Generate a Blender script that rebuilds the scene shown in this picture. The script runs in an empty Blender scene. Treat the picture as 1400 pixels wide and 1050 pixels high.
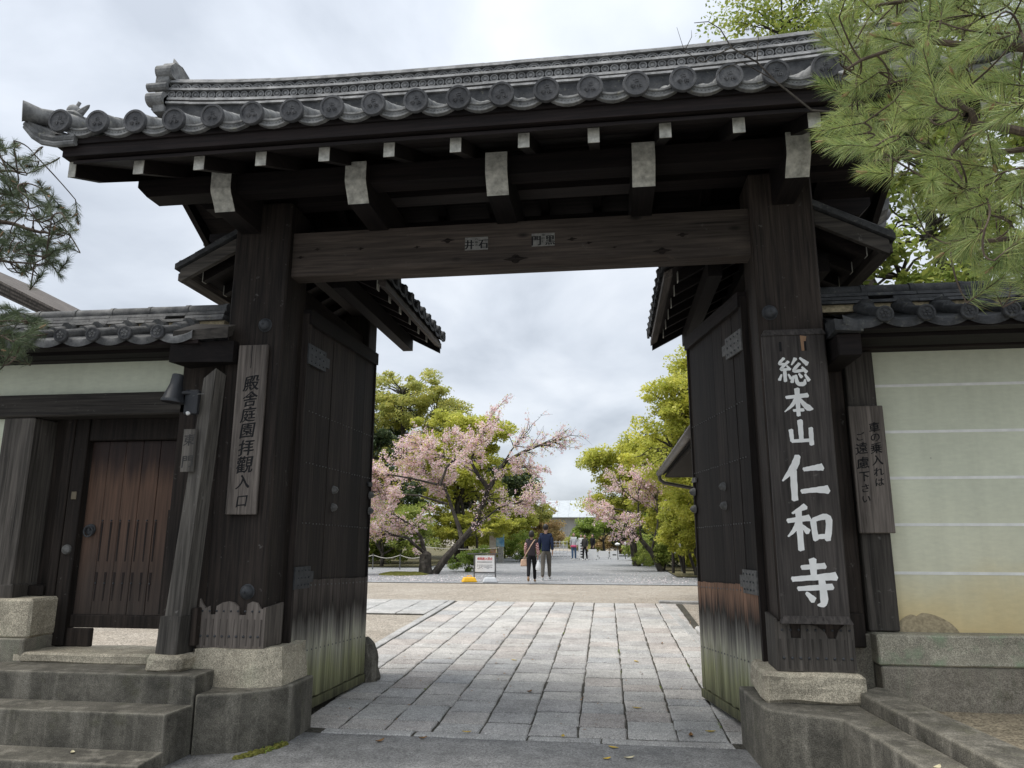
import bpy, math, random
import numpy as np
from mathutils import Vector, Matrix
R = math.radians
random.seed(7)
sc = bpy.context.scene
col = sc.collection

# ------------------------------------------------------------------ camera
cd = bpy.data.cameras.new('camera'); cam = bpy.data.objects.new('camera', cd); col.objects.link(cam)
yaw, pit, rol = R(7.685), R(11.95), R(0.122)
Fw = Vector((-math.sin(yaw)*math.cos(pit), math.cos(yaw)*math.cos(pit), math.sin(pit)))
Rt = Vector((math.cos(yaw), math.sin(yaw), 0)); Up = Rt.cross(Fw)
r2 = Rt*math.cos(rol)+Up*math.sin(rol); u2 = Up*math.cos(rol)-Rt*math.sin(rol)
mw = Matrix((r2, u2, -Fw)).transposed().to_4x4(); mw.translation = (0, 0, 1.45)
cam.matrix_world = mw
cd.sensor_width = 36; cd.lens = 991.4/1400*36; cd.clip_start = .05; cd.clip_end = 1500
sc.camera = cam

# ------------------------------------------------------------------ sky, sun, exposure
SUN = Vector((-.38, -.14, .91)).normalized()
wd = bpy.data.worlds.new('World'); sc.world = wd; wd.use_nodes = True
nt = wd.node_tree; nt.nodes.clear()
def wn(t, **k):
    n = nt.nodes.new(t)
    for a, b in k.items(): setattr(n, a, b)
    return n
out = wn('ShaderNodeOutputWorld'); mix = wn('ShaderNodeMixShader'); nt.links.new(mix.outputs[0], out.inputs[0])
b1 = wn('ShaderNodeBackground'); b2 = wn('ShaderNodeBackground')
sky = wn('ShaderNodeTexSky', sky_type='NISHITA', sun_disc=False)
sky.sun_elevation = math.asin(SUN.z); sky.sun_rotation = math.atan2(SUN.x, SUN.y)
nt.links.new(sky.outputs[0], b1.inputs[0]); b1.inputs[1].default_value = .08
tc = wn('ShaderNodeTexCoord'); sep = wn('ShaderNodeSeparateXYZ'); nt.links.new(tc.outputs['Generated'], sep.inputs[0])
def wmath(op, a, b):
    n = wn('ShaderNodeMath', operation=op)
    for i, v in enumerate((a, b)):
        if isinstance(v, (int, float)): n.inputs[i].default_value = v
        else: nt.links.new(v, n.inputs[i])
    return n.outputs[0]
zz = wmath('ADD', wmath('MAXIMUM', sep.outputs[2], 0.0), .42)
cx = wn('ShaderNodeCombineXYZ'); nt.links.new(wmath('DIVIDE', sep.outputs[0], zz), cx.inputs[0]); nt.links.new(wmath('DIVIDE', sep.outputs[1], zz), cx.inputs[1])
n1 = wn('ShaderNodeTexNoise'); n1.inputs['Scale'].default_value = 2.4; n1.inputs['Detail'].default_value = 9; n1.inputs['Roughness'].default_value = .5; n1.inputs['Distortion'].default_value = .25
nt.links.new(cx.outputs[0], n1.inputs['Vector'])
rp = wn('ShaderNodeValToRGB'); e = rp.color_ramp.elements
e[0].position = .36; e[0].color = (.225, .243, .270, 1); e[1].position = .66; e[1].color = (.385, .400, .420, 1)
k = e.new(.50); k.color = (.300, .319, .347, 1)
nt.links.new(n1.outputs[0], rp.inputs[0]); nt.links.new(rp.outputs[0], b2.inputs[0])
# overcast skies brighten towards the zenith
el = wmath('MULTIPLY', wmath('MAXIMUM', sep.outputs[2], 0.0), wmath('MAXIMUM', sep.outputs[2], 0.0))
nt.links.new(wmath('ADD', wmath('MULTIPLY', el, .8), 1.0), b2.inputs[1])
mix.inputs[0].default_value = .9; nt.links.new(b1.outputs[0], mix.inputs[1]); nt.links.new(b2.outputs[0], mix.inputs[2])
sl = bpy.data.lights.new('sun', 'SUN'); sun = bpy.data.objects.new('sun', sl); col.objects.link(sun)
sl.energy = 1.5; sl.angle = R(35); sl.color = (1, .96, .9)
sun.rotation_euler = SUN.to_track_quat('Z', 'Y').to_euler(); sun.location = (0, 0, 30)
sc.view_settings.view_transform = 'Standard'; sc.view_settings.look = 'None'
sc.view_settings.exposure = 1.28; sc.view_settings.gamma = 1.0; sc.view_settings.use_curve_mapping = False
sc.cycles.max_bounces = 6; sc.cycles.diffuse_bounces = 4; sc.cycles.transparent_max_bounces = 8

# ------------------------------------------------------------------ helpers: objects
WM = {}
def link(o, parent=None, M=None):
    col.objects.link(o)
    M = M if M is not None else Matrix.Identity(4)
    if parent is not None:
        o.parent = parent; o.matrix_parent_inverse = WM[parent.name].inverted()
    o.matrix_basis = M
    WM[o.name] = M
    return o
def tag(o, label=None, cat=None, group=None, kind=None):
    if label: o['label'] = label
    if cat: o['category'] = cat
    if group: o['group'] = group
    if kind: o['kind'] = kind
    return o
def empty(name, loc, label, cat, group=None):
    o = bpy.data.objects.new(name, None); o.empty_display_size = .1
    link(o, None, Matrix.Translation(loc)); return tag(o, label, cat, group)
def inst(name, mesh, loc, parent=None, rot=None, scale=None):
    o = bpy.data.objects.new(name, mesh)
    M = Matrix.Translation(loc)
    if rot is not None: M = M @ (rot.to_4x4() if isinstance(rot, Matrix) else Matrix.Rotation(rot, 4, 'Z'))
    if scale is not None: M = M @ Matrix.Diagonal((*scale, 1))
    return link(o, parent, M)

class MB:
    def __init__(s): s.v = []; s.f = []
    def add(s, v, f):
        b = len(s.v); s.v += [tuple(p) for p in v]; s.f += [tuple(i+b for i in q) for q in f]; return s
    def hexa(s, p):  # 4 bottom ccw, 4 top
        return s.add(p, [(3, 2, 1, 0), (4, 5, 6, 7), (0, 1, 5, 4), (1, 2, 6, 5), (2, 3, 7, 6), (3, 0, 4, 7)])
    def box(s, x0, x1, y0, y1, z0, z1):
        return s.hexa([(x0, y0, z0), (x1, y0, z0), (x1, y1, z0), (x0, y1, z0), (x0, y0, z1), (x1, y0, z1), (x1, y1, z1), (x0, y1, z1)])
    def cbox(s, x0, x1, y0, y1, z0, z1, c=.008):
        """box with chamfered edges"""
        X = (x0, x1); Y = (y0, y1); Z = (z0, z1); v = []; idx = {}
        for i in (0, 1):
            for j in (0, 1):
                for k in (0, 1):
                    sx, sy, sz = (1, -1)[i]*c, (1, -1)[j]*c, (1, -1)[k]*c
                    for a, p in (('x', (X[i], Y[j]+sy, Z[k]+sz)), ('y', (X[i]+sx, Y[j], Z[k]+sz)), ('z', (X[i]+sx, Y[j]+sy, Z[k]))):
                        idx[(i, j, k, a)] = len(v); v.append(p)
        g = lambda i, j, k, a: idx[(i, j, k, a)]
        f = []
        for i in (0, 1):
            q = [g(i, 0, 0, 'x'), g(i, 1, 0, 'x'), g(i, 1, 1, 'x'), g(i, 0, 1, 'x')]; f.append(q if i else q[::-1])
            q = [g(0, i, 0, 'y'), g(1, i, 0, 'y'), g(1, i, 1, 'y'), g(0, i, 1, 'y')]; f.append(q[::-1] if i else q)
            q = [g(0, 0, i, 'z'), g(1, 0, i, 'z'), g(1, 1, i, 'z'), g(0, 1, i, 'z')]; f.append(q if i else q[::-1])
        for a in (0, 1):
            for b in (0, 1):
                f.append([g(a, b, 0, 'x'), g(a, b, 1, 'x'), g(a, b, 1, 'y'), g(a, b, 0, 'y')])
                f.append([g(a, 0, b, 'x'), g(a, 1, b, 'x'), g(a, 1, b, 'z'), g(a, 0, b, 'z')])
                f.append([g(0, a, b, 'y'), g(1, a, b, 'y'), g(1, a, b, 'z'), g(0, a, b, 'z')])
        for i in (0, 1):
            for j in (0, 1):
                for k in (0, 1): f.append([g(i, j, k, 'x'), g(i, j, k, 'y'), g(i, j, k, 'z')])
        return s.add(v, f)
    def prism(s, pts, axis, a, b):
        """pts: 2D polygon; extruded along axis from a to b. axis x: (y,z); y: (x,z); z: (x,y)"""
        def P(p, t): return {'x': (t, p[0], p[1]), 'y': (p[0], t, p[1]), 'z': (p[0], p[1], t)}[axis]
        n = len(pts)
        v = [P(p, a) for p in pts]+[P(p, b) for p in pts]
        f = [tuple(range(n))[::-1], tuple(range(n, 2*n))]+[(i, (i+1) % n, n+(i+1) % n, n+i) for i in range(n)]
        return s.add(v, f)
    def tube(s, pts, rad, n=8, caps=True):
        pts = [Vector(p) for p in pts]
        if isinstance(rad, (int, float)): rad = [rad]*len(pts)
        v = []; f = []; pu = None
        for i, p in enumerate(pts):
            d = (pts[min(i+1, len(pts)-1)]-pts[max(i-1, 0)])
            d = d.normalized() if d.length > 1e-9 else Vector((0, 0, 1))
            if pu is None:
                a = Vector((0, 0, 1)) if abs(d.z) < .9 else Vector((1, 0, 0)); u = d.cross(a).normalized()
            else:
                u = pu-d*pu.dot(d); u = u.normalized() if u.length > 1e-6 else d.orthogonal().normalized()
            pu = u; w = d.cross(u)
            for k in range(n):
                t = 2*math.pi*k/n; v.append(p+(u*math.cos(t)+w*math.sin(t))*rad[i])
        for i in range(len(pts)-1):
            for k in range(n):
                f.append((i*n+k, i*n+(k+1) % n, (i+1)*n+(k+1) % n, (i+1)*n+k))
        if caps:
            f.append(tuple(range(n))[::-1]); f.append(tuple((len(pts)-1)*n+k for k in range(n)))
        return s.add(v, f)
    def lathe(s, prof, o=(0, 0, 0), d=(0, 0, 1), n=16):
        """prof: (r,h) list along direction d from o"""
        d = Vector(d).normalized(); o = Vector(o); u = d.orthogonal().normalized(); w = d.cross(u); v = []; f = []
        for r_, h in prof:
            for k in range(n):
                t = 2*math.pi*k/n; v.append(o+d*h+(u*math.cos(t)+w*math.sin(t))*max(r_, 1e-4))
        for i in range(len(prof)-1):
            for k in range(n): f.append((i*n+k, i*n+(k+1) % n, (i+1)*n+(k+1) % n, (i+1)*n+k))
        f.append(tuple(range(n))[::-1]); f.append(tuple((len(prof)-1)*n+k for k in range(n)))
        return s.add(v, f)
    def mesh(s, name, mat, smooth=False):
        me = bpy.data.meshes.new(name); me.from_pydata(s.v, [], s.f); me.materials.append(mat)
        if smooth:
            me.polygons.foreach_set('use_smooth', [True]*len(me.polygons))
            me.set_sharp_from_angle(angle=R(40))
        me.update(); return me
    def build(s, name, mat, parent=None, smooth=False):
        return link(bpy.data.objects.new(name, s.mesh(name, mat, smooth)), parent)
def fixn(me):
    import bmesh
    b = bmesh.new(); b.from_mesh(me); bmesh.ops.recalc_face_normals(b, faces=b.faces); b.to_mesh(me); b.free(); return me
def rough(o, amt=.01, sc_=3.0, cuts=2, seed=0):
    """subdivide and roughen a mesh so stone edges are not ruler straight"""
    import bmesh
    from mathutils import noise
    b = bmesh.new(); b.from_mesh(o.data)
    bmesh.ops.recalc_face_normals(b, faces=b.faces)
    bmesh.ops.subdivide_edges(b, edges=b.edges, cuts=cuts, use_grid_fill=True)
    for v in b.verts:
        p = v.co*sc_+Vector((seed, seed*.7, 0)); v.co += Vector(noise.noise_vector(p))*amt+Vector(noise.noise_vector(p*4))*amt*.35
    b.to_mesh(o.data); b.free(); return o

# ------------------------------------------------------------------ helpers: materials
class Mat:
    def __init__(s, name, rough=.7, spec=.3):
        s.m = bpy.data.materials.new(name); s.m.use_nodes = True; s.nt = s.m.node_tree; s.b = s.nt.nodes['Principled BSDF']
        s.b.inputs['Roughness'].default_value = rough; s.b.inputs['Specular IOR Level'].default_value = spec
    def n(s, t, **k):
        n = s.nt.nodes.new(t)
        for a, b in k.items(): setattr(n, a, b)
        return n
    def set(s, sock, v):
        if isinstance(v, (int, float)): sock.default_value = v
        elif isinstance(v, tuple): sock.default_value = (*v, 1) if len(v) == 3 and sock.type == 'RGBA' else v
        else: s.nt.links.new(v, sock)
    def coord(s, kind='Object', scale=(1, 1, 1), rnd=0):
        if kind == 'World': o = s.n('ShaderNodeNewGeometry').outputs['Position']
        else: o = s.n('ShaderNodeTexCoord').outputs[kind]
        m = s.n('ShaderNodeMapping'); s.set(m.inputs[0], o); m.inputs['Scale'].default_value = scale
        if rnd:
            oi = s.n('ShaderNodeObjectInfo'); cb = s.n('ShaderNodeMath', operation='MULTIPLY'); s.set(cb.inputs[0], oi.outputs['Random']); cb.inputs[1].default_value = rnd
            c3 = s.n('ShaderNodeCombineXYZ'); [s.set(c3.inputs[i], cb.outputs[0]) for i in range(3)]
            s.set(m.inputs['Location'], c3.outputs[0])
        return m.outputs[0]
    def noise(s, vec, scale=1, detail=5, rough=.55, dist=0):
        n = s.n('ShaderNodeTexNoise'); s.set(n.inputs['Vector'], vec); n.inputs['Scale'].default_value = scale
        n.inputs['Detail'].default_value = detail; n.inputs['Roughness'].default_value = rough; n.inputs['Distortion'].default_value = dist
        return n.outputs[0]
    def vor(s, vec, scale=1, out='Distance', feature='F1'):
        n = s.n('ShaderNodeTexVoronoi', feature=feature); s.set(n.inputs['Vector'], vec); n.inputs['Scale'].default_value = scale; return n.outputs[out]
    def ramp(s, fac, stops):
        n = s.n('ShaderNodeValToRGB'); s.set(n.inputs[0], fac); el = n.color_ramp.elements
        while len(el) < len(stops): el.new(.5)
        for e_, (p, c) in zip(el, stops):
            e_.position = p; e_.color = (c, c, c, 1) if isinstance(c, (int, float)) else (*c, 1)
        return n.outputs[0]
    def mix(s, fac, a, b, mode='MIX'):
        n = s.n('ShaderNodeMix', data_type='RGBA', blend_type=mode); s.set(n.inputs[0], fac); s.set(n.inputs[6], a); s.set(n.inputs[7], b); return n.outputs[2]
    def math(s, op, a, b=0.0, clamp=False):
        n = s.n('ShaderNodeMath', operation=op, use_clamp=clamp); s.set(n.inputs[0], a); s.set(n.inputs[1], b); return n.outputs[0]
    def rng(s, v, a, b, c=0.0, d=1.0):
        n = s.n('ShaderNodeMapRange'); s.set(n.inputs[0], v); [s.set(n.inputs[i+1], x) for i, x in enumerate((a, b, c, d))]; return n.outputs[0]
    def z(s):
        sp = s.n('ShaderNodeSeparateXYZ'); s.set(sp.inputs[0], s.n('ShaderNodeNewGeometry').outputs['Position']); return sp.outputs[2]
    def rand(s): return s.n('ShaderNodeObjectInfo').outputs['Random']
    def color(s, c): s.set(s.b.inputs['Base Color'], c); return s
    def bump(s, h, strength=.4, dist=.01):
        n = s.n('ShaderNodeBump'); n.inputs['Strength'].default_value = strength; n.inputs['Distance'].default_value = dist; s.set(n.inputs['Height'], h); s.set(s.b.inputs['Normal'], n.outputs[0]); return s

def wood(name, dark, lite, axis='Z', rough=.75, across=38, along=1.6, knots=0, var=.35, spots=.0, bump=.5):
    M = Mat(name, rough, .25)
    scl = {'X': (along, across, across), 'Y': (across, along, across), 'Z': (across, across, along)}[axis]
    v = M.coord('Object', scl, 17)
    g = M.noise(v, 1, 6, .62, .4)
    big = M.noise(M.coord('Object', {'X': (.8, 4, 4), 'Y': (4, .8, 4), 'Z': (4, 4, .8)}[axis], 31), 1, 4)
    c = M.mix(M.ramp(g, [(.33, 0), (.68, 1)]), dark, lite)
    c = M.mix(.75, c, M.ramp(big, [(.3, .45), (.72, 1.35)]), 'MULTIPLY')
    c = M.mix(1.0, c, M.ramp(M.rand(), [(0, 1-var), (1, 1+var)]), 'MULTIPLY')
    h = g
    if knots:
        kv = M.vor(M.coord('Object', {'X': (1.4, 3, 3), 'Y': (3, 1.4, 3), 'Z': (3, 3, 1.2)}[axis]), knots)
        c = M.mix(M.ramp(kv, [(.07, .95), (.17, 0)]), c, tuple(x*.25 for x in dark))
    ckv = M.noise(M.coord('Object', {'X': (.45, 55, 55), 'Y': (55, .45, 55), 'Z': (55, 55, .45)}[axis], 13), 1, 2, .5)
    c = M.mix(M.ramp(ckv, [(.70, 0), (.735, .85)]), c, tuple(x*.2 for x in dark))
    if spots:
        sp = M.noise(M.coord('Object', (14, 14, 14)), 1, 3, .7)
        c = M.mix(M.ramp(sp, [(.66, 0), (.74, spots)]), c, (.32, .31, .29))
    M.color(c).bump(h, bump, .006)
    return M.m
W_POST = wood('dark weathered post wood', (.012, .0095, .008), (.046, .035, .028), 'Z', spots=.22)
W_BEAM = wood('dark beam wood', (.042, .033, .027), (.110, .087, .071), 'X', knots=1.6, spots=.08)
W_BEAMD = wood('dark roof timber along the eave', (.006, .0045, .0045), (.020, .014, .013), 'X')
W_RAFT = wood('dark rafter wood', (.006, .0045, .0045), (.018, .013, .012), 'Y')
W_GREYX = wood('grey weathered wood horizontal', (.030, .027, .024), (.095, .084, .072), 'X', spots=.2)
W_GREYZ = wood('grey weathered wood', (.060, .055, .048), (.175, .16, .14), 'Z', spots=.35)
W_GREYD = wood('dull grey post wood', (.035, .031, .027), (.11, .098, .085), 'Z', spots=.25)
W_SIGN = wood('sign board wood', (.070, .060, .052), (.195, .168, .146), 'Z', var=.15, spots=.1)
W_SIGND = wood('dark sign board wood', (.028, .025, .023), (.082, .072, .066), 'Z', var=.1, spots=.15)
W_GREYY = wood('grey weathered wood along the depth', (.055, .048, .042), (.15, .13, .115), 'Y')
def door_wood(name, brown):
    M = Mat(name, .75, .22)
    g = M.noise(M.coord('Object', (34, 34, 1.2), 9), 1, 6, .62, .3)
    st = M.noise(M.coord('Object', (9, 9, .45), 5), 1, 5, .6)
    zf = M.math('ADD', M.z(), M.math('MULTIPLY', M.math('SUBTRACT', st, .5), .62))
    base = M.ramp(M.rng(zf, -.25, 1.35), [(0, (.030, .028, .020)), (.10, (.13, .13, .072)), (.26, (.27, .275, .15)), (.42, (.38, .37, .29)), (.52, (.17, .16, .14)), (.62, (.035, .029, .025)), (.74, brown), (1, brown)])
    c = M.mix(.85, base, M.ramp(g, [(.3, .45), (.7, 1.5)]), 'MULTIPLY')
    c = M.mix(1.0, c, M.ramp(M.rand(), [(0, .75), (1, 1.25)]), 'MULTIPLY')
    M.color(c).bump(g, .5, .005); return M.m
W_DOORP = wood('dark leaf plank wood', (.012, .0095, .0085), (.040, .031, .026), 'Z', var=.45)
W_DOORL = door_wood('left leaf plank wood', (.075, .062, .054))
W_DOORR = door_wood('right leaf plank wood', (.25, .145, .095))
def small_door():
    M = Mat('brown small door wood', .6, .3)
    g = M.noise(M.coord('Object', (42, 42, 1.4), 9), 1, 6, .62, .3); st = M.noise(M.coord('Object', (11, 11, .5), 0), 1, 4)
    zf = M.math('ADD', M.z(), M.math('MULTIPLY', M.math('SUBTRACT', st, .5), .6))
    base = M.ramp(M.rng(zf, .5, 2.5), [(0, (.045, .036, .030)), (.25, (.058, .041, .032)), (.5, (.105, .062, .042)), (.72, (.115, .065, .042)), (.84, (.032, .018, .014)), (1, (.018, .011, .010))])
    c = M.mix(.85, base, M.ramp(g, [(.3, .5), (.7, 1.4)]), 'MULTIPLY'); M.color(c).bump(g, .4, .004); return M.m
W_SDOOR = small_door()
def tile(name, d, l, moss=0):
    M = Mat(name, .78, .18)
    a = M.noise(M.coord('World', (1, 1, 1)), 9, 6, .6); b = M.noise(M.coord('World', (1, 1, 1)), 60, 3, .6)
    c = M.mix(M.ramp(a, [(.3, 0), (.7, 1)]), d, l)
    c = M.mix(.5, c, M.ramp(b, [(.3, .6), (.7, 1.3)]), 'MULTIPLY')
    c = M.mix(1, c, M.ramp(M.rand(), [(0, .8), (1, 1.2)]), 'MULTIPLY')
    if moss: c = M.mix(M.ramp(M.noise(M.coord('World'), 22, 4, .7), [(.6, 0), (.7, moss)]), c, (.30, .29, .22))
    M.color(c).bump(b, .25, .004); return M.m
TILE = tile('grey roof tile', (.085, .087, .088), (.27, .27, .262), .5)
TILE_R = tile('ridge tile', (.12, .122, .125), (.32, .32, .315), .3)
TILE_D = tile('eave disc tile', (.050, .052, .056), (.13, .13, .133))
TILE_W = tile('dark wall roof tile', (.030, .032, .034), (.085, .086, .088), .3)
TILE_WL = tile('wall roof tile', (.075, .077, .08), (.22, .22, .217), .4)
def plain(name, c, rough=.6, spec=.3, var=.12, nsc=8, metal=0):
    M = Mat(name, rough, spec); M.b.inputs['Metallic'].default_value = metal
    a = M.noise(M.coord('Object'), nsc, 5, .6)
    M.color(M.mix(1, c, M.ramp(a, [(.25, 1-var*1.6), (.75, 1+var*1.6)]), 'MULTIPLY')).bump(a, .15, .004); return M.m
WHITE = plain('chalk white painted wood', (.46, .45, .40), .8, .2, .3, 18)
IRON = plain('black iron', (.045, .048, .052), .6, .35, .3, 20)
IRONG = plain('grey iron fitting', (.12, .118, .112), .65, .35, .35, 30)
NAILG = plain('worn nail heads', (.15, .15, .146), .5, .4, .2, 30)
LAMP = plain('black lamp paint', (.022, .024, .028), .45, .5, .1)
INK = plain('black ink', (.012, .012, .013), .7, .2, .1)
WPAINT = plain('white brushed paint', (.78, .78, .76), .6, .3, .06, 10)
RED = plain('red print', (.6, .05, .05), .6)
def plaster():
    M = Mat('cream plaster', .85, .15)
    a = M.noise(M.coord('World'), 1.6, 5, .55); b = M.noise(M.coord('World', (1, 1, 3)), 12, 5, .6)
    zf = M.math('ADD', M.z(), M.math('MULTIPLY', M.math('SUBTRACT', a, .5), .55))
    c = M.ramp(M.rng(zf, .6, 3.1), [(0, (.70, .54, .27)), (.13, (.73, .63, .38)), (.26, (.72, .71, .54)), (.5, (.69, .71, .56)), (1, (.66, .69, .55))])
    c = M.mix(.6, c, M.ramp(b, [(.3, .9), (.7, 1.08)]), 'MULTIPLY')
    stv = M.noise(M.coord('World', (9, 9, .5)), 1, 5, .6); c = M.mix(.8, c, M.ramp(stv, [(.35, .95), (.65, 1.03)]), 'MULTIPLY')
    lowp = M.noise(M.coord('World'), .9, 4, .6); c = M.mix(.8, c, M.ramp(lowp, [(.35, .90), (.65, 1.06)]), 'MULTIPLY')
    sp = M.vor(M.coord('World'), 3.2); c = M.mix(M.ramp(sp, [(.012, .7), (.02, 0)]), c, (.12, .11, .09))
    M.color(c).bump(b, .15, .006); return M.m
PLASTER = plaster()
PLINE = plain('white plaster line', (.84, .84, .80), .8, .2, .08)
PPATCH = plain('bare mud render', (.42, .35, .23), .95, .1, .25, 40)
def granite(name, cols, sp=1.0, stain=.5, green=0.0, scale=1.0):
    M = Mat(name, .8, .25)
    v = M.coord('World')
    f = M.noise(v, 230*scale, 2, .7); w = M.vor(v, 120*scale, 'Color'); big = M.noise(v, 2.2, 6, .62); mid = M.noise(v, 14, 4, .6)
    base = M.ramp(M.rand(), [(i/(max(1, len(cols)-1)), c) for i, c in enumerate(cols)]) if len(cols) > 1 else cols[0]
    c = M.mix(.8*sp, base, M.ramp(f, [(.36, .35), (.5, 1.0), (.66, 1.6)]), 'MULTIPLY')
    c = M.mix(.35*sp, c, M.ramp(w, [(.2, .5), (.8, 1.5)]), 'MULTIPLY')
    c = M.mix(stain, c, M.ramp(big, [(.32, .5), (.66, 1.3)]), 'MULTIPLY')
    c = M.mix(stain*.6, c, M.ramp(mid, [(.32, .65), (.68, 1.25)]), 'MULTIPLY')
    if green: c = M.mix(M.ramp(M.noise(v, 3.1, 5, .65), [(.52, 0), (.66, green)]), c, (.24, .33, .21))
    M.color(c).bump(M.math('ADD', f, M.math('MULTIPLY', mid, 2.0)), .35, .006); return M.m
PAVE = granite('paving granite', [(.34, .332, .32), (.45, .435, .41), (.40, .39, .375), (.48, .465, .435), (.43, .395, .365), (.36, .36, .355), (.46, .45, .425), (.40, .365, .335), (.43, .42, .405)], .9, .45, 0, .55)
CURB = granite('edging granite', [(.36, .36, .35), (.42, .41, .39)], .8, .45, 0, .55)
GRAN = granite('pale base granite', [(.43, .385, .295)], 1.0, .7, .12, .7)
COPE = granite('lichen coping granite', [(.36, .34, .27)], 1.0, .6, .85, .8)
def concrete(name, a, b, c3, green):
    M = Mat(name, .88, .15); v = M.coord('World')
    n_ = M.noise(v, 2.4, 7, .66, .3); s_ = M.noise(M.coord('World', (7, 7, .9)), 1, 5, .62); f = M.noise(v, 130, 2, .7); m_ = M.noise(v, 21, 4, .6)
    c = M.mix(M.ramp(n_, [(.30, 0), (.70, 1)]), a, b)
    c = M.mix(M.ramp(s_, [(.5, 0), (.72, .75)]), c, c3)
    c = M.mix(M.ramp(M.noise(v, 4.3, 5, .7), [(.55, 0), (.72, green)]), c, (.085, .088, .042))
    c = M.mix(.7, c, M.ramp(f, [(.34, .45), (.5, 1), (.68, 1.7)]), 'MULTIPLY'); c = M.mix(.5, c, M.ramp(m_, [(.3, .6), (.7, 1.3)]), 'MULTIPLY')
    bvn = M.n('ShaderNodeBevel', samples=4); bvn.inputs[0].default_value = .03
    dt = M.n('ShaderNodeVectorMath', operation='DOT_PRODUCT'); M.set(dt.inputs[0], bvn.outputs[0]); M.set(dt.inputs[1], M.n('ShaderNodeNewGeometry').outputs['Normal'])
    wear = M.math('MULTIPLY', M.rng(dt.outputs['Value'], .995, .93), M.ramp(M.noise(v, 9, 4, .7), [(.38, .15), (.62, .9)]))
    c = M.mix(wear, c, (.30, .28, .225))
    M.color(c).bump(M.math('ADD', f, M.math('MULTIPLY', m_, 2.5)), .4, .008); return M.m
CONC = concrete('stained step concrete', (.062, .059, .050), (.175, .163, .135), (.27, .252, .21), .35)
CONCT = concrete('worn tread concrete', (.075, .072, .062), (.16, .15, .125), (.19, .18, .15), .25)
CONCW = concrete('wall footing concrete', (.16, .145, .12), (.30, .275, .225), (.22, .23, .17), .3)
def ground(name, cols, scale, stain=.4, rough=.9, spec=.15, bs=.5, speck=(.35, 1.6)):
    M = Mat(name, rough, spec); v = M.coord('World')
    f = M.vor(v, scale, 'Color'); f2 = M.noise(v, scale*1.7, 2, .7); big = M.noise(v, .7, 6, .6); mid = M.noise(v, 5, 4, .6)
    c = M.ramp(big, [(.3, cols[0]), (.7, cols[1])])
    c = M.mix(.7, c, M.ramp(f, [(.15, speck[0]), (.5, 1), (.9, speck[1])]), 'MULTIPLY'); c = M.mix(.5, c, M.ramp(f2, [(.35, .6), (.65, 1.4)]), 'MULTIPLY')
    c = M.mix(stain, c, M.ramp(mid, [(.3, .6), (.7, 1.3)]), 'MULTIPLY')
    M.color(c).bump(M.math('ADD', f2, M.math('MULTIPLY', mid, 1.5)), bs, .01); return M.m
GRAVEL = ground('tan gravel', [(.29, .255, .21), (.37, .335, .285)], 55, .3)
ASPH = ground('damp asphalt', [(.14, .142, .142), (.27, .266, .256)], 95, .85, .6, .35)
ASPH2 = ground('grey lane asphalt', [(.22, .225, .23), (.30, .305, .31)], 40, .35, .8, .2)
MORTAR = ground('paving joint soil', [(.060, .056, .046), (.10, .093, .075)], 60, .5)
DIRT = ground('bare dirt', [(.20, .165, .115), (.30, .26, .19)], 60, .5)
SOIL = ground('planted earth', [(.09, .085, .045), (.16, .14, .08)], 12, .5)
MOSS = ground('moss', [(.10, .105, .025), (.17, .165, .045)], 70, .5, .95, .05, .8)
def bark(name, d, l):
    M = Mat(name, .9, .12); g = M.noise(M.coord('World', (9, 9, 3)), 1, 6, .65, .5)
    M.color(M.mix(M.ramp(g, [(.35, 0), (.65, 1)]), d, l)).bump(g, .8, .03); return M.m
BARK = bark('dark bark', (.028, .024, .021), (.095, .085, .072))
BARKP = bark('pine bark', (.05, .038, .03), (.15, .115, .09))
def leaf(name, cols, trans=.35, rough=.5, clump=.6, csc=.9):
    M = Mat(name, rough, .3)
    r_ = M.n('ShaderNodeNewGeometry').outputs['Random Per Island']
    c = M.ramp(r_, [(i/(len(cols)-1), c_) for i, c_ in enumerate(cols)])
    c = M.mix(clump, c, M.ramp(M.noise(M.coord('World'), csc, 3, .6), [(.3, (.55, .62, .55)), (.7, (1.4, 1.32, 1.2))]), 'MULTIPLY')
    M.color(c)
    t = M.n('ShaderNodeBsdfTranslucent'); M.set(t.inputs[0], c)
    mx = M.n('ShaderNodeMixShader'); mx.inputs[0].default_value = trans
    M.nt.links.new(M.b.outputs[0], mx.inputs[1]); M.nt.links.new(t.outputs[0], mx.inputs[2])
    M.nt.links.new(mx.outputs[0], M.nt.nodes['Material Output'].inputs[0]); return M.m
L_YEL = leaf('young yellow green leaves', [(.50, .52, .085), (.64, .62, .14), (.40, .45, .075), (.58, .56, .15)], .5)
L_MID = leaf('mid green leaves', [(.18, .25, .055), (.28, .34, .08), (.38, .41, .10)], .45)
L_DRK = leaf('dark evergreen leaves', [(.035, .060, .028), (.065, .095, .042), (.10, .13, .055)], .25)
L_GRY = leaf('grey green leaves', [(.34, .38, .11), (.46, .47, .14), (.56, .52, .16)], .5)
L_RED = leaf('bronze young leaves', [(.38, .25, .13), (.46, .33, .16), (.33, .29, .11)])
L_BSH = leaf('fresh bush leaves', [(.20, .29, .055), (.30, .38, .08), (.16, .24, .05)], .4)
BLOSSOM = leaf('pale pink blossom', [(.86, .63, .68), (.88, .72, .75), (.82, .53, .59), (.85, .73, .71), (.90, .82, .83)], .5, .6, .12)
PETAL = leaf('fallen petals', [(.62, .54, .56), (.70, .64, .64), (.55, .47, .49)], .1, .7, .1)
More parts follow.
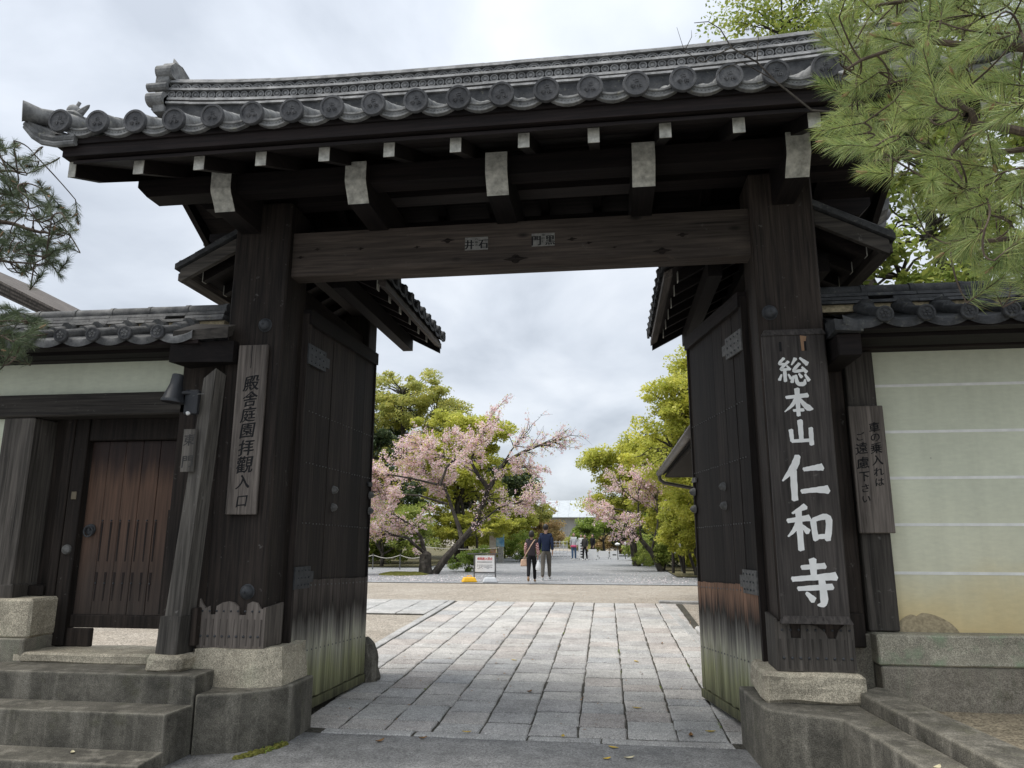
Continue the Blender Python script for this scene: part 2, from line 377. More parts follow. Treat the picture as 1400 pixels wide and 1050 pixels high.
NEEDLE = leaf('pine needles', [(.14, .21, .08), (.36, .45, .16), (.24, .33, .14), (.54, .60, .22), (.32, .40, .17), (.30, .24, .10)], .3, .45, .8, 5.0)
NEEDLED = leaf('dark pine needles', [(.07, .10, .062), (.16, .20, .11), (.11, .15, .09)], .2, .45, .7, 5.0)
BUD = plain('pine candle', (.34, .21, .12), .7)

# ------------------------------------------------------------------ helpers: lettering
STROKES = {
'仁': [[(.42,.98,.10),(.32,.74,.13),(.06,.44,.03)],[(.30,.66,.12),(.29,.03,.11)],[(.52,.68,.07),(.72,.71,.09),(.92,.73,.13)],[(.44,.21,.08),(.7,.24,.09),(1.0,.25,.15)]],
'和': [[(.46,.98,.12),(.15,.82,.04)],[(.03,.65,.08),(.53,.72,.12)],[(.29,.88,.12),(.29,.0,.11)],[(.28,.64,.10),(.17,.45,.08),(.02,.3,.03)],[(.34,.55,.06),(.48,.4,.12)],[(.60,.68,.11),(.63,.22,.10)],[(.60,.67,.08),(.94,.72,.12),(.89,.22,.11)],[(.63,.29,.09),(.88,.31,.09)]],
'寺': [[(.25,.82,.08),(.76,.86,.11)],[(.5,1.0,.13),(.5,.62,.11)],[(.03,.57,.09),(.5,.61,.10),(.97,.64,.15)],[(.14,.37,.08),(.88,.42,.11)],[(.66,.56,.12),(.67,.10,.13),(.53,.03,.03)],[(.31,.29,.06),(.46,.13,.13)]],
'本': [[(.10,.69,.09),(.86,.76,.14)],[(.5,1.0,.15),(.49,.03,.11)],[(.46,.68,.11),(.3,.42,.10),(.02,.18,.03)],[(.53,.68,.08),(.72,.42,.14),(.86,.3,.18),(1.0,.26,.04)],[(.32,.22,.08),(.68,.24,.10)]],
'山': [[(.5,.98,.17),(.5,.24,.14)],[(.13,.62,.14),(.15,.18,.12)],[(.13,.18,.11),(.86,.21,.11)],[(.88,.68,.14),(.87,.03,.14)]],
'総': [[(.23,.99,.08),(.06,.80,.08),(.24,.78,.07)],[(.37,.87,.08),(.10,.60,.08),(.35,.60,.08)],[(.3,.72,.05),(.41,.58,.08)],[(.22,.58,.10),(.22,.17,.09)],[(.11,.42,.05),(.02,.22,.09)],[(.33,.42,.05),(.42,.26,.09)],[(.61,.97,.11),(.46,.74,.04)],[(.75,.98,.06),(.99,.76,.14)],[(.73,.79,.09),(.52,.53,.09),(.86,.55,.09)],[(.8,.66,.06),(.94,.47,.11)],[(.5,.36,.06),(.43,.13,.10)],[(.57,.38,.08),(.62,.1,.11),(.82,.08,.12),(.87,.23,.04)],[(.68,.43,.06),(.77,.30,.10)],[(.88,.4,.06),(1.0,.18,.11)]],
}
def smooth_path(p, k=6):
    if len(p) == 2:
        return [tuple(p[0][j]+(p[1][j]-p[0][j])*i/k for j in range(3)) for i in range(k+1)]
    o = []
    q = [p[0]]+list(p)+[p[-1]]
    for a in range(1, len(q)-2):
        for i in range(k):
            t = i/k
            o.append(tuple(.5*(2*q[a][j]+(-q[a-1][j]+q[a+1][j])*t+(2*q[a-1][j]-5*q[a][j]+4*q[a+1][j]-q[a+2][j])*t*t+(-q[a-1][j]+3*q[a][j]-3*q[a+1][j]+q[a+2][j])*t**3) for j in range(3)))
    o.append(p[-1]); return o
def brush(mb, ch, cx_, cz_, w, h, y, dy=.0003, bold=1.0, thick=0.0, rnd=None):
    """brush strokes of ch as ribbons on the plane y, reading from -y"""
    for si, st in enumerate(STROKES[ch]):
        pts = smooth_path(st); n = len(pts); ring = []
        L = []; Rr = []
        for i, (a, b, ww) in enumerate(pts):
            a2, b2, _ = pts[min(i+1, n-1)]; a0, b0, _ = pts[max(i-1, 0)]
            dx, dz = (a2-a0)*w, (b2-b0)*h; l = math.hypot(dx, dz) or 1
            nx, nz = -dz/l, dx/l; hw = ww*.5*bold*(w+h)*.5*(1+.06*math.sin(i*2.1+si))
            px, pz = cx_+(a-.5)*w, cz_+(b-.5)*h
            L.append((px+nx*hw, pz+nz*hw)); Rr.append((px-nx*hw, pz-nz*hw))
        def cap(i0, i1):
            a, b, ww = pts[i0]; a1, b1, _ = pts[i1]
            dx, dz = (a-a1)*w, (b-b1)*h; l = math.hypot(dx, dz) or 1; hw = ww*.5*bold*(w+h)*.5
            return (cx_+(a-.5)*w+dx/l*hw*.45+dz/l*hw*.35, cz_+(b-.5)*h+dz/l*hw*.45-dx/l*hw*.35)
        poly = L+[cap(n-1, n-2)]+Rr[::-1]+[cap(0, 1)]
        yy = y-si*dy; m_ = len(poly); c0 = len(mb.v)
        # strip of quads + end triangles
        v = [(x, yy, z) for x, z in L]+[(x, yy, z) for x, z in Rr]+[(*[cap(n-1, n-2)[0]], yy, cap(n-1, n-2)[1]), (cap(0, 1)[0], yy, cap(0, 1)[1])]
        f = [(i, n+i, n+i+1, i+1) for i in range(n-1)]+[(n-1, 2*n-1, 2*n), (n, 0, 2*n+1)]
        if thick:
            b = len(v); v2 = [(x, yy+thick, z) for x, _, z in v]; v = v+v2
            loop = list(range(n))+[2*n]+list(range(2*n-1, n-1, -1))+[2*n+1]
            f += [(loop[i], loop[(i+1) % len(loop)], b+loop[(i+1) % len(loop)], b+loop[i]) for i in range(len(loop))]
        mb.add(v, f)
_gl = {}
def glyph(ch):
    if ch not in _gl:
        cu = bpy.data.curves.new('g', 'FONT'); cu.body = ch; cu.size = 1; cu.resolution_u = 3
        ob = bpy.data.objects.new('g', cu); col.objects.link(ob)
        dg = bpy.context.evaluated_depsgraph_get(); me = bpy.data.meshes.new_from_object(ob.evaluated_get(dg))
        V = [v.co.copy() for v in me.vertices]; F_ = [tuple(p.vertices) for p in me.polygons]
        bpy.data.objects.remove(ob); bpy.data.curves.remove(cu); bpy.data.meshes.remove(me)
        if V:
            x0, x1 = min(v.x for v in V), max(v.x for v in V); y0, y1 = min(v.y for v in V), max(v.y for v in V)
            s = 1/max(x1-x0, y1-y0, 1e-5); V = [((v.x-(x0+x1)/2)*s, (v.y-(y0+y1)/2)*s) for v in V]
        _gl[ch] = (V, F_)
    return _gl[ch]
def put(mb, ch, cx_, cz_, w, h, y, slant=0.0, wob=0.0):
    """printed character from the built-in font on plane y, reading from -y"""
    V, F_ = glyph(ch); q = []
    for a, b in V:
        a2 = a+slant*b+wob*math.sin(b*7+cx_*50); b2 = b+.12*a*(1 if slant else 0)+wob*math.cos(a*6+cz_*40)
        q.append((cx_+a2*w, y, cz_+b2*h))
    mb.add(q, F_)

# ================================================================== SETTING
def zg(Y): return -.2+.033*(min(max(Y, 6.5), 16)-6.5)
def strip(name, mat, x0, x1, ys, off, kind='structure', nx=1, parent=None, wob=0):
    mb = MB(); xs = [x0+(x1-x0)*i/nx for i in range(nx+1)]
    v = [(x, y, zg(y)+off) for y in ys for x in xs]; n = nx+1
    f = [(j*n+i, j*n+i+1, (j+1)*n+i+1, (j+1)*n+i) for j in range(len(ys)-1) for i in range(nx)]
    mb.add(v, f); o = mb.build(name, mat, parent); o['kind'] = kind; return o
YS = [-60, 6.5, 8, 10, 12, 14, 16, 22, 60, 500]
strip('ground', GRAVEL, -400, 400, YS, -.03)
strip('street', ASPH, -60, 60, [-60, 0, 4, 6.62], -.016)
lane = strip('asphalt_lane', ASPH2, -26, 2.9, [22.3, 30, 40, 62, 75], -.012)
earth1 = strip('planted_bed', SOIL, 2.2, 40, [26.5, 30, 60, 120], .03)
earth2 = strip('planted_bank', SOIL, -60, -8.5, [33, 40, 60, 120], .02)
strip('roadside_dirt', DIRT, 1.95, 12, [3.0, 4.5, 6.6], .36)
# paving -----------------------------------------------------------
pv = strip('stone_paving', MORTAR, -3.42, 1.42, [6.5, 8, 10, 12, 14, 16.05], -.012)
stone_meshes = []
def stone_mesh(w, d, name='paving_stone', mat=PAVE, h=.05):
    mb = MB(); c = random.uniform(.008, .016)
    j = lambda: random.uniform(-.007, .007)
    b = [(-w/2+j(), -d/2+j()), (w/2+j(), -d/2+j()), (w/2+j(), d/2+j()), (-w/2+j(), d/2+j())]
    # rim ring, slightly worn: outer lower ring, inner top ring with midpoints
    outer = []; inner = []
    for i in range(4):
        p, q = b[i], b[(i+1) % 4]
        for t in (0, .33, .66):
            x, y = p[0]+(q[0]-p[0])*t+j()*.8, p[1]+(q[1]-p[1])*t+j()*.8
            outer.append((x, y)); inner.append((x*(1-2*c/w), y*(1-2*c/d)))
    n = 12
    v = [(x, y, -h) for x, y in outer]+[(x, y, -.008) for x, y in outer]+[(x, y, random.uniform(-.0015, .0015)) for x, y in inner]
    f = [(i, (i+1) % n, n+(i+1) % n, n+i) for i in range(n)]+[(n+i, n+(i+1) % n, 2*n+(i+1) % n, 2*n+i) for i in range(n)]+[tuple(range(2*n, 3*n))]
    mb.add(v, f); return mb.mesh(name, mat)
SL = math.atan(.033)
def lay(x, y, w, d, mat=PAVE, name='paving_stone', parent=pv, dz=0):
    rot = Matrix.Rotation(SL if y < 16 else 0, 3, 'X') @ Matrix.Rotation(random.uniform(-.006, .006), 3, 'Y')
    return inst(name, stone_mesh(w, d, name, mat), (x, y, zg(y)+random.uniform(-.003, .003)+dz), parent, rot)
rs = random.Random(21)
for kcol in range(-2, 9):
    xr = .508-.42*(kcol); xl = xr-.42; xc = (xl+xr)/2
    y = 6.63 if kcol <= 7 else 8.45
    if kcol in (-1,): y = 6.63
    y += 0 if y < 7 else rs.uniform(0, .2)
    while y < 15.75:
        d = rs.choice((.27, .31, .35, .40, .45, .52)) if y < 11 else rs.choice((.32, .40, .48, .56, .62))
        if y+d > 15.55: d = 15.98-y
        cxx = xc-.007*(y-6.6)
        lay(cxx, y+d/2, (.42-.017), d-.022)
        y += d
# edging stones at the threshold, along the sides and across the far end
x = -2.55
for wl in (.82, .98, .62, 1.08):
    lay(x+wl/2, 6.555, wl-.015, .115, CURB, 'threshold_stone'); x += wl
def edging(p0, p1, seg, w, name):
    a, b = Vector(p0), Vector(p1); L = (b-a).length; n = max(1, round(L/seg)); d = (b-a)/n; ang = math.atan2(-d.x, d.y)
    for i in range(n):
        c = a+d*(i+.5)
        inst(name, stone_mesh(w, L/n-.018, name, CURB), (c.x, c.y, zg(c.y)+.012), pv, Matrix.Rotation(ang, 3, 'Z') @ Matrix.Rotation(SL, 3, 'X'))
edging((-3.36, 8.6), (-3.44, 15.95), 1.05, .14, 'edging_stone')
edging((1.42, 8.3), (1.02, 15.9), 1.2, .13, 'edging_stone')
# the paved branch that leaves to the left
br = strip('paved_branch', MORTAR, -9.2, -3.52, [13.9, 15, 16.1], -.012)
xx = -3.53
while xx > -9:
    w = rs.uniform(.5, .8)
    for yy in (14.2, 14.75, 15.3, 15.82): 
        inst('paving_stone', stone_mesh(w-.02, .52, 'paving_stone', CURB), (xx-w/2, yy, zg(yy)), br, Matrix.Rotation(SL if yy < 16 else 0, 3, 'X'))
    xx -= w
# rough kerb stones left of the paving, beside the left leaf
for i, (x, y, s_, L) in enumerate([(-3.62, 8.75, .13, .42), (-3.64, 9.25, .14, .5), (-3.60, 9.8, .12, .46), (-3.66, 10.35, .13, .52)]):
    o = MB().cbox(x-s_, x+s_, y-L/2, y+L/2, zg(y)-.05, zg(y)+.10, .03).build('kerb_stone', CURB); rough(o, .03, 5, 2, i)
    tag(o, ['rough kerb stone nearest the left door leaf', 'second rough kerb stone behind the left leaf', 'third rough kerb stone behind the left leaf', 'farthest rough kerb stone left of the paving'][i], 'kerb stone', 'kerb stones left of the paving')
o = MB().tube([(-2.80, 8.45, -.25), (-2.79, 8.45, -.1), (-2.80, 8.46, .1), (-2.82, 8.47, .24), (-2.85, 8.48, .31)], [.13, .14, .12, .09, .04], 9).build('door_stop_stone', CONC); rough(o, .03, 6, 1)
tag(o, 'tall mossy stone standing against the end of the left leaf', 'stone')
o = MB().cbox(1.30, 1.62, 9.2, 12.6, -.10, .06, .03).build('kerb_stone', CURB); rough(o, .02, 3, 3)
tag(o, 'long pale kerb stone right of the paving behind the right leaf', 'kerb stone', 'kerb stones right of the paving')
o = MB().cbox(.95, 4.2, 16.2, 16.32, .06, .15, .02).build('kerb_stone', CURB); rough(o, .02, 2, 4)
tag(o, 'thin stone edging across the gravel beyond the right leaf', 'kerb stone', 'kerb stones right of the paving')

# ================================================================== THE GATE
GC = -.84                       # middle of the opening
gate = empty('temple_gate', (GC, 6.3, -.2), 'large black timber temple gate with tiled roof and both leaves open', 'gate')
# posts -------------------------------------------------------------
def post(x0, x1):
    return MB().cbox(x0, x1, 6.10, 6.55, .46, 4.60, .018).build('main_post', W_POST, gate)
postL = post(-3.50, -2.95); postR = post(1.27, 1.80)
def knob(x, z, parent, r_=.058, y=6.10):
    mb = MB().lathe([(r_*1.12, 0), (r_*1.12, .008), (r_, .012), (r_*.97, .03), (r_*.72, .052), (r_*.35, .064), (.012, .066), (.011, .078), (.002, .082)], (x, y+.002, z), (0, -1, 0), 18)
    return mb.build('knob', IRON, parent, True)
knob(-3.13, 3.37, postL); knob(1.37, 3.31, postR); knob(-3.11, .99, postL)
# nailed skirts round the post feet
def skirt(x0, x1, z0, top, smat, parent, side, xs_):
    n = len(top)-1
    mb = MB(); y0 = 6.075
    for i in range(n):
        xa, xb = x0+(x1-x0)*top[i][0], x0+(x1-x0)*top[i+1][0]
        if xb-xa < 1e-6: continue
        za, zb = top[i][1], top[i+1][1]
        mb.hexa([(xa, y0, z0), (xb, y0, z0), (xb, 6.098, z0), (xa, 6.098, z0), (xa, y0, za), (xb, y0, zb), (xb, 6.098, zb), (xa, 6.098, za)])
    o = mb.build('post_skirt', smat, parent)
    # side sheet towards the opening, wrapping the corner
    mb = MB(); sx = x1 if side > 0 else x0; dx = .022*side
    mb.hexa([(min(sx, sx+dx), y0, z0), (max(sx, sx+dx), y0, z0), (max(sx, sx+dx), 6.42, z0), (min(sx, sx+dx), 6.42, z0),
             (min(sx, sx+dx), y0, xs_), (max(sx, sx+dx), y0, xs_), (max(sx, sx+dx), 6.42, xs_+.02), (min(sx, sx+dx), 6.42, xs_+.02)])
    mb.build('skirt_side', smat, parent)
    nb = MB()
    k = 9
    for i in range(k):
        x = x0+(x1-x0)*(i+.5)/k
        nb.lathe([(.012, 0), (.010, .006), (.003, .011)], (x, y0+.001, z0+.095), (0, -1, 0), 8)
        nb.lathe([(.010, 0), (.008, .006), (.003, .010)], (x, y0+.001, z0+.30), (0, -1, 0), 8)
    nb.build('nails', IRON, parent, True)['kind'] = 'stuff'
    rb = MB()
    for i in range(k+1):
        x = x0+.01+(x1-x0-.02)*i/k
        rb.box(x-.006, x+.006, y0-.006, y0+.001, z0+.02, z0+.235)
    rb.build('skirt_ribs', smat, parent)
    return o
skirt(-3.525, -2.945, .53, [(0, .93), (.05, .88), (.10, .85), (.16, .87), (.17, .80), (.26, .80), (.27, .87), (.36, .90), (.45, .91), (.54, .90), (.62, .86), (.63, .80), (.74, .80), (.75, .89), (.82, .91), (.90, .90), (.96, .85), (1, .85)], W_SIGN, postL, 1, .86)
skirt(1.25, 1.805, .46, [(0, .82), (.10, .82), (.16, .80), (.17, .70), (.30, .70), (.31, .80), (.42, .80), (.52, .79), (.62, .75), (.66, .70), (.76, .70), (.80, .76), (.88, .80), (1, .81)], W_GREYD, postR, -1, .84)
# stones under the posts
o = MB().hexa([(-3.52, 6.0, .225), (-2.98, 6.0, .225), (-2.76, 6.12, .225), (-3.52, 6.62, .225), (-3.51, 6.04, .528), (-2.95, 6.04, .528), (-2.78, 6.14, .528), (-3.51, 6.62, .528)]).hexa([(-2.99, 6.02, .225), (-2.76, 6.13, .225), (-2.76, 6.62, .225), (-3.5, 6.62, .225), (-2.99, 6.05, .526), (-2.78, 6.15, .526), (-2.78, 6.62, .526), (-3.5, 6.62, .526)]).build('base_stone', GRAN, gate); rough(o, .016, 5, 3, 1)
o = MB().cbox(1.11, 1.84, 6.0, 6.62, .235, .458, .03).build('base_stone', GRAN, gate); rough(o, .022, 5, 3, 4)
# lintel: chamfered along the free span
mb = MB()
def lin(x0, x1, c0, c1):
    y0, y1, z0, z1 = 6.18, 6.36, 3.862, 4.30
    pr = lambda c: [(y0, z0+c), (y0+c*1.1, z0), (y1, z0), (y1, z1), (y0, z1)]
    A, B = pr(max(c0, .004)), pr(max(c1, .004)); n = 5
    mb.add([(x0, *p) for p in A]+[(x1, *p) for p in B], [tuple(range(n))[::-1], tuple(range(n, 2*n))]+[(i, n+i, n+(i+1) % n, (i+1) % n) for i in range(n)])
lin(-2.97, -2.38, .006, .006); lin(-2.38, -2.30, .006, .05); lin(-2.30, .55, .05, .05); lin(.55, .63, .05, .006); lin(.63, 1.29, .006, .006)
lintel = mb.build('lintel', W_BEAM, gate)
for o_ in (lintel,): fixn(o_.data)
KNOT = plain('dark knot wood', (.016, .012, .010), .8, .2, .4, 60)
for x, z, r_ in ((-2.868, 4.055, 0.016), (-2.705, 4.128, 0.014), (-2.278, 4.112, 0.014), (-1.732, 4.098, 0.013), (-1.440, 4.147, 0.026), (-0.803, 3.935, 0.045), (-0.288, 4.098, 0.018), (-0.137, 4.055, 0.013), (0.508, 3.943, 0.034), (0.692, 4.086, 0.022), (0.091, 4.000, 0.010)):
    MB().tube([(x, 6.1792, z), (x, 6.1775, z)], [r_, r_*.8], 9).build('knot', KNOT, lintel)
    ob = MB().tube([(x-r_*2.6, 6.1790, z-.004), (x, 6.1786, z), (x+r_*2.6, 6.1790, z+.004)], [.001, r_*.55, .001], 6).build('knot', KNOT, lintel)
# paper votive slips pasted on the lintel
def slip(x0, x1, z0, z1, big, small, label):
    o = MB().box(x0, x1, 6.1765, 6.1795, z0, z1).build('paper_slip', plain('old paper', (.20, .195, .18), .9, .1, .2, 30)); tag(o, label, 'paper slip', 'votive slips on the lintel')
    t = MB(); w = x1-x0; h = z1-z0; zc = (z0+z1)/2
    for ch, px in zip(big, (.2, .8)):
        for dx in (-.003, 0, .003): put(t, ch, x0+w*px+dx, zc-.008, w*.40, h*.72, 6.1755-abs(dx)*.1-(.0001 if dx > 0 else 0))
    for i, ch in enumerate(small): put(t, ch, x0+w*.5, z1-h*(.16+.24*i), w*.13, h*.17, 6.1752)
    t.build('lettering', INK, o)
slip(-1.275, -1.06, 4.04, 4.165, '井石', '八幡市', 'small paper slip on the lintel, left of the two')
slip(-.655, -.445, 4.045, 4.17, '門黒', '神田町', 'small paper slip on the lintel, right of the two')
# five bracket arms with chalk-white noses
def arm(x):
    w = .092; prof = [(5.50, 4.62), (5.502, 4.455), (5.515, 4.425), (5.545, 4.385), (5.58, 4.335), (5.61, 4.285), (7.10, 4.285), (7.10, 4.62)]
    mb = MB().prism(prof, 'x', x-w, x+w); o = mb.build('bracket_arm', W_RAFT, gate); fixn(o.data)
    e_ = [(5.496, 4.622), (5.498, 4.454), (5.511, 4.421), (5.541, 4.381), (5.576, 4.331), (5.606, 4.281)]; i_ = [(p[0]+.006, p[1]+.006) for p in e_]
    i_[0] = (5.502, 4.622)
    n = MB().prism(e_+i_[::-1], 'x', x-w-.001, x+w+.001).build('painted_end', WHITE, o); fixn(n.data)
for x in (-3.34, -2.105, -.88, .337, 1.55): arm(x)
# longitudinal timbers
def zsl(Y):      # underside line of the rafters
    return 4.37+.46*(min(Y, 12.6-Y)-5.02)
for y0, y1, z0, z1, xa, xb in ((5.60, 5.79, 4.47, 4.64, -4.21, 2.53), (6.81, 7.0, 4.47, 4.64, -4.21, 2.53), (6.2, 6.4, 4.62, 4.92, -4.0, 2.3)):
    mb = MB(); c = .11
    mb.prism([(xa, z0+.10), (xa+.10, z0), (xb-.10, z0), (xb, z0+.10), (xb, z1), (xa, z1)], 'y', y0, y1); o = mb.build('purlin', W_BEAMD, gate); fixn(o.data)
# rafters with white ends
for sgn in (1, -1):
    for i in range(12):
        x = -3.786+.5326*i; w = .043; h = .118
        Y = lambda d: 6.3-sgn*(6.3-d)
        a, b = 5.02, 6.3
        p = [(Y(a), zsl(a)), (Y(b), zsl(b)), (Y(b), zsl(b)+h), (Y(a), zsl(a)+h)]
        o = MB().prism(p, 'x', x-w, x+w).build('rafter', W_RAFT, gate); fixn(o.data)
        e0, e1 = sorted((Y(a-.006), Y(a+.001)))
        MB().box(x-w-.001, x+w+.001, e0, e1, zsl(a)-.001, zsl(a)+h+.001).build('painted_end', WHITE, o)
# boarding above the rafters, eave boards, barge boards
for sgn in (1, -1):
    Y = lambda d: 6.3-sgn*(6.3-d)
    for k in range(5):
        a, b = 4.94+(1.36)*k/5, 4.94+1.36*(k+1)/5-.006
        p = [(Y(a), zsl(a)+.121), (Y(b), zsl(b)+.121), (Y(b), zsl(b)+.15), (Y(a), zsl(a)+.15)]
        o = MB().prism(p, 'x', -4.32, 2.64).build('roof_board', W_BEAMD, gate); fixn(o.data)
    y0, y1 = sorted((Y(4.905), Y(5.0)))
    MB().box(-4.40, 2.72, y0, y1, 4.505, 4.60).build('eave_board', W_BEAMD, gate)
    y0, y1 = sorted((Y(4.885), Y(4.99)))
    MB().box(-4.47, 2.79, y0, y1, 4.602, 4.655).build('eave_batten', W_BEAMD, gate)
    for xs_, name in ((-4.40, 'barge_board'), (2.66, 'barge_board')):
        p = [(Y(5.0), 4.37), (Y(5.35), 4.50), (Y(6.3), 5.02), (Y(6.3), 5.36), (Y(5.6), 5.0), (Y(5.0), 4.60)]
        o = MB().prism(p, 'x', xs_, xs_+.06).build(name, W_RAFT, gate); fixn(o.data)
        y0, y1 = sorted((Y(4.992), Y(5.0005)))
        MB().box(xs_-.001, xs_+.061, y0, y1, 4.368, 4.603).build('painted_end', WHITE, o)
# gable infill, hidden high above
for x in (-3.3, 1.6):
    o = MB().prism([(5.55, 4.64), (7.05, 4.64), (6.3, 5.02)], 'x', x, x+.08).build('gable_board', W_RAFT, gate); fixn(o.data)

# ---- main roof tiles
RISE = lambda t: .60*t+.26*t*t                   # t: metres in from the eave (0..1.44) scaled
def zroof(Y): t = (min(Y, 12.6-Y)-4.86)/1.44; return 4.665+RISE(max(t, 0))
def lift(x): u = abs(x-GC)/3.62; return .075*u**7
P_ = .3317
NS = 7
bed = [(5.0, zsl(5.0)+.152), (6.3, zsl(6.3)+.152), (7.6, zsl(7.6)+.152), (7.6, zroof(7.6)-.03), (7.0, zroof(7.0)-.03), (6.3, zroof(6.3)-.03), (5.6, zroof(5.6)-.03), (5.0, zroof(5.0)-.03)]
roof = MB().prism(bed, 'x', -4.33, 2.65).build('roof', TILE_W, gate); fixn(roof.data)
def cover_mesh():
    mb = MB(); pts = []; rad = []
    for i in range(NS):
        a, b = 4.84+1.46*i/NS, 4.84+1.46*(i+1)/NS
        pts += [(0, a, zroof(a)+.055), (0, b-.01, zroof(b-.01)+.055)]; rad += [.079, .072]
    mb.tube(pts, rad, 12); return mb.mesh('cover_tile', TILE, True)
def disc_mesh():
    c = (0, 4.845, zroof(4.86)+.048)
    r0 = .097
    mb = MB().lathe([(r0*.96, 0), (r0, .006), (r0, .028), (r0*.97, .037), (r0*.80, .037), (r0*.77, .028), (.004, .028)], c, (0, -1, -.06), 28)
    return mb.mesh('eave_disc', TILE_D, True)
def emblem_mesh(r0, y, z, th=.006):
    mb = MB()
    brush(mb, '仁', 0, z+r0*.33, r0*.55, r0*.5, y, .0002, 1.0, th)
    brush(mb, '和', r0*.33, z-r0*.28, r0*.52, r0*.5, y, .0002, .9, th)
    brush(mb, '寺', -r0*.33, z-r0*.28, r0*.52, r0*.5, y, .0002, .9, th)
    return mb.mesh('emblem', TILE_D)
def pan_mesh():
    mb = MB(); nx = 9
    def arc(u): return -.052*(1-(2*u-1)**2)            # hollow of the pan
    def row(Y, dz): return [(-P_/2+P_*i/(nx-1), Y, zroof(Y)+.045+arc(i/(nx-1))+dz) for i in range(nx)]
    rows = []
    for i in range(NS):
        a, b = 4.87+1.43*i/NS, 4.87+1.43*(i+1)/NS
        rows += [row(a, .012), row(b-.005, -.006)]
    v = [p for r_ in rows for p in r_]
    f = [(j*nx+i, j*nx+i+1, (j+1)*nx+i+1, (j+1)*nx+i) for j in range(len(rows)-1) for i in range(nx-1)]
    b0 = len(v)
    # moulded lip hanging over the eave board
    Ye = 4.862; z0 = zroof(4.87)+.045
    prof = [(Ye, .016), (Ye-.010, .012), (Ye-.012, -.004), (Ye-.002, -.010), (Ye-.002, -.036), (Ye-.012, -.042), (Ye-.012, -.056), (Ye+.02, -.060), (Ye+.05, -.050)]
    for y, dz in prof:
        for i in range(nx):
            u = i/(nx-1); v.append((-P_/2+P_*u, y, z0+arc(u)*1.05+dz*(1 if dz > 0 else (.5+.5*(1-(2*u-1)**2)**.5))))
    m_ = len(prof)
    f += [(b0+j*nx+i, b0+(j+1)*nx+i, b0+(j+1)*nx+i+1, b0+j*nx+i+1) for j in range(m_-1) for i in range(nx-1)]
    mb.add(v, f); return mb.mesh('pan_tile', TILE, True)
CM, DM, PM = cover_mesh(), disc_mesh(), pan_mesh()
EM = emblem_mesh(.072, 4.812, zroof(4.86)+.046)
def lipdeco():
    mb = MB(); z0 = zroof(4.87)+.045
    for i in range(11):
        u = (i+1.5)/13; x = -P_/2+P_*u; z = z0-.052*1.05*(1-(2*u-1)**2)-.022
        mb.lathe([(.008, 0), (.005, .005), (.001, .007)], (x, 4.862, z), (0, -1, 0), 6)
    return mb.mesh('lip_relief', TILE)
LM = lipdeco()
R180 = Matrix.Rotation(math.pi, 3, 'Z')
xs_t = [-4.383+P_*i for i in range(22)]
for i, x in enumerate(xs_t):
    for sgn in (1, -1):
        jx, jz = random.uniform(-.006, .006), random.uniform(-.004, .004)
        loc = (x+jx, random.uniform(-.006, .006), lift(x)+jz) if sgn > 0 else (x, 12.6, lift(x)); rt = None if sgn > 0 else R180
        o = inst('cover_tile', CM, loc, roof, rt)
        o2 = inst('eave_disc', DM, loc, roof, rt)
        if sgn > 0: inst('emblem', EM, loc, roof, rt)
        if i < len(xs_t)-1:
            xc = x+P_/2; l2 = (xc, 0, lift(xc)) if sgn > 0 else (xc, 12.6, lift(xc))
            inst('pan_tile', PM, l2, roof, rt)
            if sgn > 0: inst('lip_relief', LM, l2, roof, rt)
# verge rolls and upturned corner tiles
for s_, xv in ((-1, -4.56), (1, 2.84)):
    for sgn in (1, -1):
        Y = lambda d: 6.3-sgn*(6.3-d)
        pts = [(xv, Y(d), zroof(d)+.07+lift(xv)) for d in (4.93, 5.1, 5.4, 5.7, 6.0, 6.25)]
        MB().tube(pts, .068, 10).build('verge_tile', TILE, roof, True)
        c0 = Vector((xv+.02*s_*-1, Y(4.98), zroof(4.98)+.10+lift(xv))); tip = Vector((xv+.17*s_, Y(4.80), 4.885))
        d = (tip-c0); m1 = c0+d*.5-Vector((0, 0, .02))
        MB().tube([c0-d*.2, m1, tip-d*.08, tip], [.066, .072, .082, .088], 14).build('corner_tile', TILE, roof, True)
        # lips sweeping up to the corner
        for dz, rr_ in ((0, .030), (-.045, .026)):
            MB().tube([(xv+.30*-s_, Y(4.862), 4.642+dz), (xv+.12*-s_, Y(4.862), 4.640+dz), (xv+.0*s_, Y(4.868), 4.672+dz), (xv+.09*s_, Y(4.862), 4.725+dz*.9), (xv+.165*s_, Y(4.845), 4.795+dz*.6)], [rr_, rr_, rr_, rr_*.95, rr_*.8], 8).build('corner_lip', TILE, roof, True)
        v = [(xv+.17*s_, Y(4.83), 4.83), (xv-.1*s_, Y(4.87), 4.70), (xv-.1*s_, Y(5.2), 4.84), (xv+.10*s_, Y(5.2), 4.90), (xv+.16*s_, Y(4.84), 4.78), (xv-.1*s_, Y(4.87), 4.62), (xv-.1*s_, Y(5.2), 4.72), (xv+.08*s_, Y(5.2), 4.78)]
        o = MB().hexa(v[4:]+v[:4]).build('corner_pan', TILE, roof); fixn(o.data)
